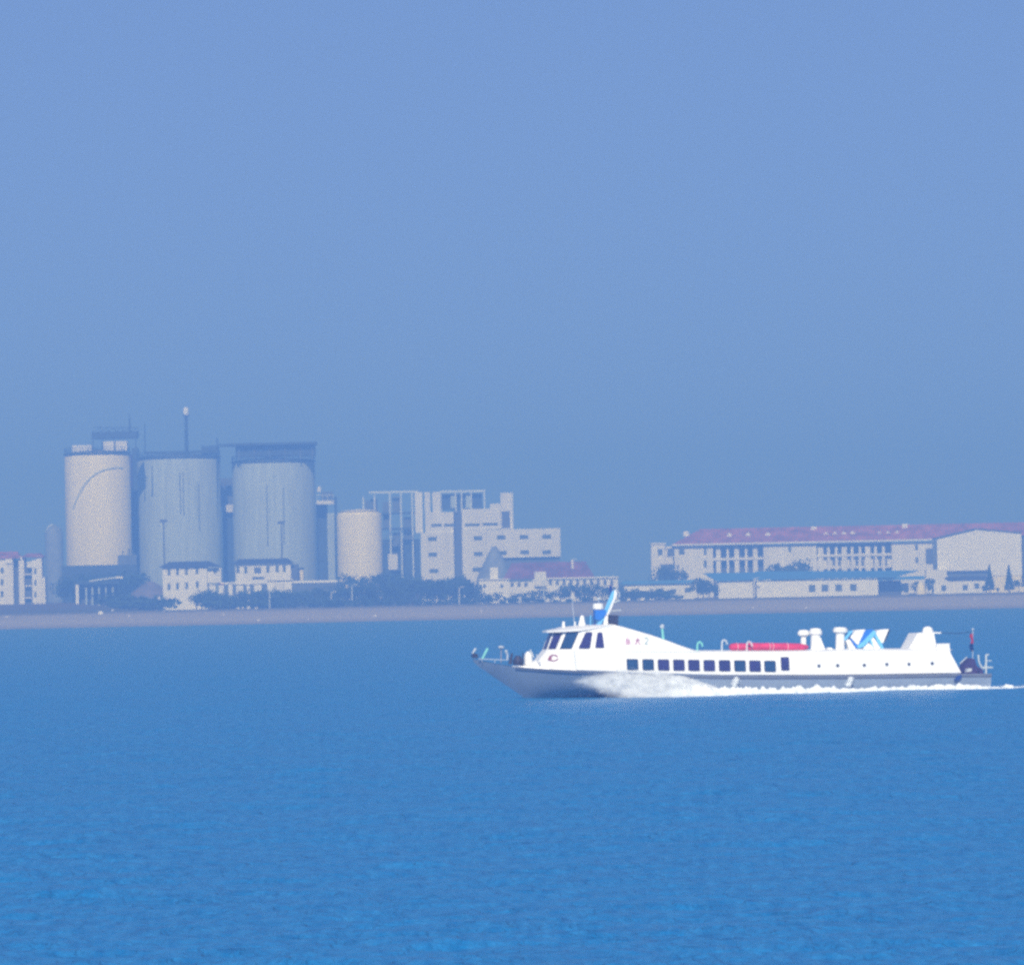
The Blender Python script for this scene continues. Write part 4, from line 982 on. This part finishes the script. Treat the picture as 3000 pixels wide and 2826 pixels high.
# trees ----------------------------------------------------------
def tree_proto(kind, seed, n, material):
    rgt = random.Random(seed); mbx = MB()
    lobes = []
    if kind == 'broad':
        for i in range(9): lobes.append((Vector((rgt.uniform(-1.5,1.5), rgt.uniform(-1.5,1.5), rgt.uniform(1.8,4.3))), rgt.uniform(.7,1.35)))
    elif kind == 'shrub':
        for i in range(8): lobes.append((Vector((rgt.uniform(-1.8,1.8), rgt.uniform(-1,1), rgt.uniform(.5,1.4))), rgt.uniform(.5,.9)))
    for i in range(n):
        if kind == 'conifer':
            h = rgt.betavariate(1.1,1.8); rad = (1-h)*1.25*rgt.uniform(.55,1.05); t = rgt.uniform(0,6.28); c = Vector((rad*math.cos(t), rad*math.sin(t), .7+h*5.6))
        else:
            l, r_ = rgt.choice(lobes); d = Vector((rgt.gauss(0,1), rgt.gauss(0,1), rgt.gauss(0,1))).normalized()*r_*rgt.uniform(.6,1.08); c = l+d
            c.z = max(.15, c.z)
        s = rgt.uniform(.13,.30); a = Vector((rgt.gauss(0,1),rgt.gauss(0,1),rgt.gauss(0,1))).normalized(); b = a.orthogonal().normalized(); b.rotate(Matrix.Rotation(rgt.uniform(0,6.28),3,a)); d = a.cross(b)
        mbx.add([c-b*s, c+d*s*.7, c+b*s, c-d*s*.7], [(0,1,2,3)])
    root = thing('tree', 'x', 'tree', Vector((0,0,-900)))
    cr = mbx.build('crown', material, root, Z0, fix=False)
    tr = MB()
    top = 5.6 if kind == 'conifer' else (3.4 if kind == 'broad' else 1.0)
    tr.tube((0,0,-.4), (0,0,top*.5), .16, .11, 7); tr.tube((0,0,top*.5), (.1,.1,top), .11, .04, 7)
    if kind != 'conifer':
        for i in range(4):
            t = i*1.6+seed; tr.tube((0,0,top*.45), (1.1*math.cos(t), 1.0*math.sin(t), top*.85), .07, .025, 6)
    tr.build('trunk', 'bark', root, Z0)
    return root
PR = {'broad': [tree_proto('broad', 1, 650, 'leaf'), tree_proto('broad', 2, 560, 'leaf2'), tree_proto('broad', 5, 600, 'leaf')],
      'shrub': [tree_proto('shrub', 3, 480, 'leaf'), tree_proto('shrub', 4, 420, 'leaf2')],
      'conifer': [tree_proto('conifer', 6, 900, 'leaf')]}
HT = {'broad': 5.2, 'shrub': 2.1, 'conifer': 6.3}
usedc = {}
def place(kind, px, ytop, Y, wide=1.0, name=None):
    src = PR[kind][random.randrange(len(PR[kind]))]
    x = W(px, 1740, Y).x; z = ground_z(x, Y); zt_ = W(px, ytop, Y).z; s = max(.25, (zt_-z)/HT[kind])
    o_ = src.copy(); C.objects.link(o_); o_.location = (x, Y, z-.05); o_.scale = (s*wide, s*wide, s); o_.rotation_euler.z = random.uniform(0, 6.28)
    o_.name = name or {'broad':'leafy_tree','shrub':'shrub','conifer':'conifer_tree'}[kind]
    for ch in src.children:
        c_ = ch.copy(); C.objects.link(c_); c_.parent = o_
    return o_
ORD = ['first','second','third','fourth','fifth','sixth','seventh','eighth','ninth','tenth','eleventh','twelfth','thirteenth','fourteenth','fifteenth','sixteenth','seventeenth','eighteenth','nineteenth','twentieth']
ZONES = [(180,400,'under the cream silo'),(400,615,'beside the bright white villa'),(615,790,'before the white huts'),(790,990,'in front of the retaining wall right of the kiosk'),
         (990,1225,'below the small cream silo and plant'),(1225,1400,'below the left half of the mill'),(1400,1580,'in front of the tower house'),
         (1580,1830,'in front of the red roofed house'),(1830,2036,'in front of the low white house'),(2036,2110,'left of the blank white shed'),(2110,2720,'behind the blue warehouse roof'),(2720,3080,'at the right end below the ivory hall')]
planted = []
def plant(kind, px, ytop, Y, wide=1.0): planted.append((px, kind, place(kind, px, ytop, Y, wide)))
tops = [(615,1738),(680,1732),(760,1722),(860,1722),(985,1722),(1000,1716),(1060,1712),(1140,1706),(1225,1700),(1300,1694),(1350,1690),(1400,1716),(1450,1738),(1560,1733),(1600,1722),(1660,1714),(1740,1712),(1800,1716),(1830,1728)]
px = 618
while px < 1835:
    yt = lerp(tops, px)+random.uniform(-7, 10); plant('broad', px, yt, random.uniform(1662,1690), random.uniform(.9,1.5)); px += random.uniform(20, 31)
px = 625
while px < 1830: plant('shrub', px, random.uniform(1744,1756), random.uniform(1655,1664), random.uniform(1.1,1.7)); px += random.uniform(28, 50)
for px, yt in ((1010,1682),(1060,1688),(1100,1680),(1135,1672),(1175,1668),(1205,1672),(1290,1690),(1335,1682),(1370,1700)): plant('broad', px, yt, random.uniform(1790,1815), 1.0)
for px, yt in ((190,1690),(215,1682),(245,1678),(275,1682),(305,1685),(335,1676),(365,1668),(392,1672)): plant('broad', px, yt, random.uniform(1770,1800), 1.2)
for px, yt in ((330,1735),(355,1738),(380,1742),(410,1746),(440,1742),(465,1746)): plant('shrub', px, yt, random.uniform(1690,1702), 1.4)
for px, yt in ((590,1722),(612,1726),(575,1732)): plant('broad', px, yt, random.uniform(1690,1700), 1.2)
for px, yt in ((2044,1692),(2060,1688),(2078,1694),(2094,1704)): plant('broad', px, yt, random.uniform(1700,1712), .9)
for px, yt in ((1850,1722),(1872,1728),(1900,1732),(1920,1722),(1945,1722),(1965,1738),(1990,1740)): plant('shrub', px, yt, random.uniform(1700,1715), .9)
for px, yt in ((1935,1660),(1958,1655),(1985,1664),(2285,1646),(2300,1650),(2325,1640),(2345,1638),(2368,1652)): plant('broad', px, yt, random.uniform(1835,1860), .8)
for px, yt in ((2900,1650),(2957,1652)): plant('conifer', px, yt, 1706, .9)
for px, yt in ((2640,1712),(2655,1722),(2680,1700),(2720,1690)): plant('broad', px, yt, random.uniform(1712,1724), .8)
for px, yt in ((2880,1712),(2925,1718),(2985,1690),(3005,1670),(3030,1680)): plant('broad', px, yt, random.uniform(1700,1712), .9)
for px, yt in ((1660,1700),(1700,1695),(1740,1702),(1780,1698),(1820,1704),(1855,1698),(1890,1702)): plant('broad', px, yt, random.uniform(1900,1980), 1.3)
planted.sort(key=lambda t: t[0]); cnt = {}
for px, kind, o_ in planted:
    zn = next((z[2] for z in ZONES if z[0] <= px < z[1]), 'on the far shore')
    kd = {'broad':'leafy tree','shrub':'low shrub','conifer':'pointed conifer'}[kind]
    k = cnt.get((zn, kind), 0); cnt[(zn, kind)] = k+1
    tag(o_, f'{ORD[min(k,19)]} {kd} from the left {zn}', 'shrub' if kind == 'shrub' else 'tree', {'broad':'leafy trees along the far shore','shrub':'low shrubs above the beach','conifer':'conifers at the right end'}[kind])
for L in PR.values():
    for r_ in L:
        for ch in list(r_.children): bpy.data.objects.remove(ch)
        bpy.data.objects.remove(r_)

# lamp posts ------------------------------------------------------
def pole(px, yt, Y, h_head, material, label, r_=.10, name='lamp_post', cat='lamp post'):
    T = site(name, label, cat, px, Y); a = Vector(T['org']); b = W(px, yt, Y); b.x = a.x
    on(T, MB().tube(a-Vector((0,0,.3)), b, r_*1.3, r_, 8), 'pole', material)
    if h_head == 'mast':
        on(T, MB().box(b.x-.9, b.x+.9, Y-.4, Y+.4, b.z-.2, b.z+.5), 'lamp_head', 'shade')
    else:
        on(T, MB().tube(b, b+Vector((.9,-.1,.2)), r_*.7), 'arm', material); on(T, MB().box(b.x+.7, b.x+1.3, Y-.3, Y+.1, b.z+.12, b.z+.28), 'lamp_head', material)
pole(483, 1527, 1750, 'mast', 'shade', 'tall dark floodlight mast in front of the mast-topped grey silo', .16, 'floodlight_mast', 'floodlight')
pole(828, 1532, 1755, 'mast', 'shade', 'tall dark floodlight mast in front of the headhouse silo', .16, 'floodlight_mast', 'floodlight')
pole(789, 1732, 1656, 'arm', 'light', 'pale lamp post on the beach below the kiosk', .14)
pole(1031, 1714, 1656, 'arm', 'light', 'pale lamp post before the trees under the small cream silo', .13)
pole(970, 1735, 1657, 'arm', 'mill', 'short lamp post just right of the retaining wall end', .12)
pole(1592, 1700, 1656, 'arm', 'light', 'pale lamp post in front of the red roofed house', .12)
pole(1345, 1722, 1657, 'arm', 'mill', 'dull lamp post below the dark slot of the mill', .12)
pole(2209, 1695, 1719, 'arm', 'mill', 'lamp post between the blank shed and the long warehouse', .14)
pole(1676, 1640, 1800, 'arm', 'mill', 'lamp post rising behind the red roof', .12)

# boulders on the beach -------------------------------------------
def boulder(px, py, w_, label, material='rock'):
    Y_ = 1600
    for k in range(60):
        q = W(px, py, 1460+k*3.5)
        if q.z <= ground_z(q.x, 1460+k*3.5): Y_ = 1460+k*3.5; break
    q = W(px, py, Y_); s = w_*Y_/20400/2; mbx = MB(); rgb = random.Random(int(px))
    mbx.lathe(Vector((q.x, Y_, q.z-.1)), [(s*.9,-.2),(s,s*.5),(s*.75,s*1.1),(s*.3,s*1.45)], 9)
    for v in mbx.v: v += Vector((rgb.uniform(-1,1), rgb.uniform(-1,1), rgb.uniform(-1,1)))*s*.15
    tag(mbx.build('boulder', material, None, Vector((q.x, Y_, q.z))), label, 'boulder', 'pale boulders on the beach')
for a in ((295,1799,15,'large white boulder on the beach below the open shed','hall'),(330,1789,8,'small white boulder just right of the large white one','hall'),
          (378,1806,9,'pale boulder on the beach below the earth heap'),(480,1790,6,'small grey boulder below the white villa'),(466,1752,9,'pale round boulder at the foot of the white villa, left one'),(491,1752,9,'pale round boulder at the foot of the white villa, right one'),
          (655,1800,7,'small pale boulder on the beach below the white huts'),(758,1818,9,'pale boulder near the waterline below the kiosk'),(903,1814,6,'tiny boulder at the waterline below the filter tower'),
          (1100,1805,9,'flat pale boulder on the beach below the small silo'),(1410,1792,8,'pale boulder at the waterline left of the ferry mast'),(2206,1782,7,'pale boulder on the beach under the shed gap'),
          (2362,1783,8,'pale boulder below the warehouse windows'),(2855,1756,7,'pale boulder on the beach below the cream house'),(20,1808,8,'pale boulder on the left bank below the apartments')): boulder(*a)
clean_org()
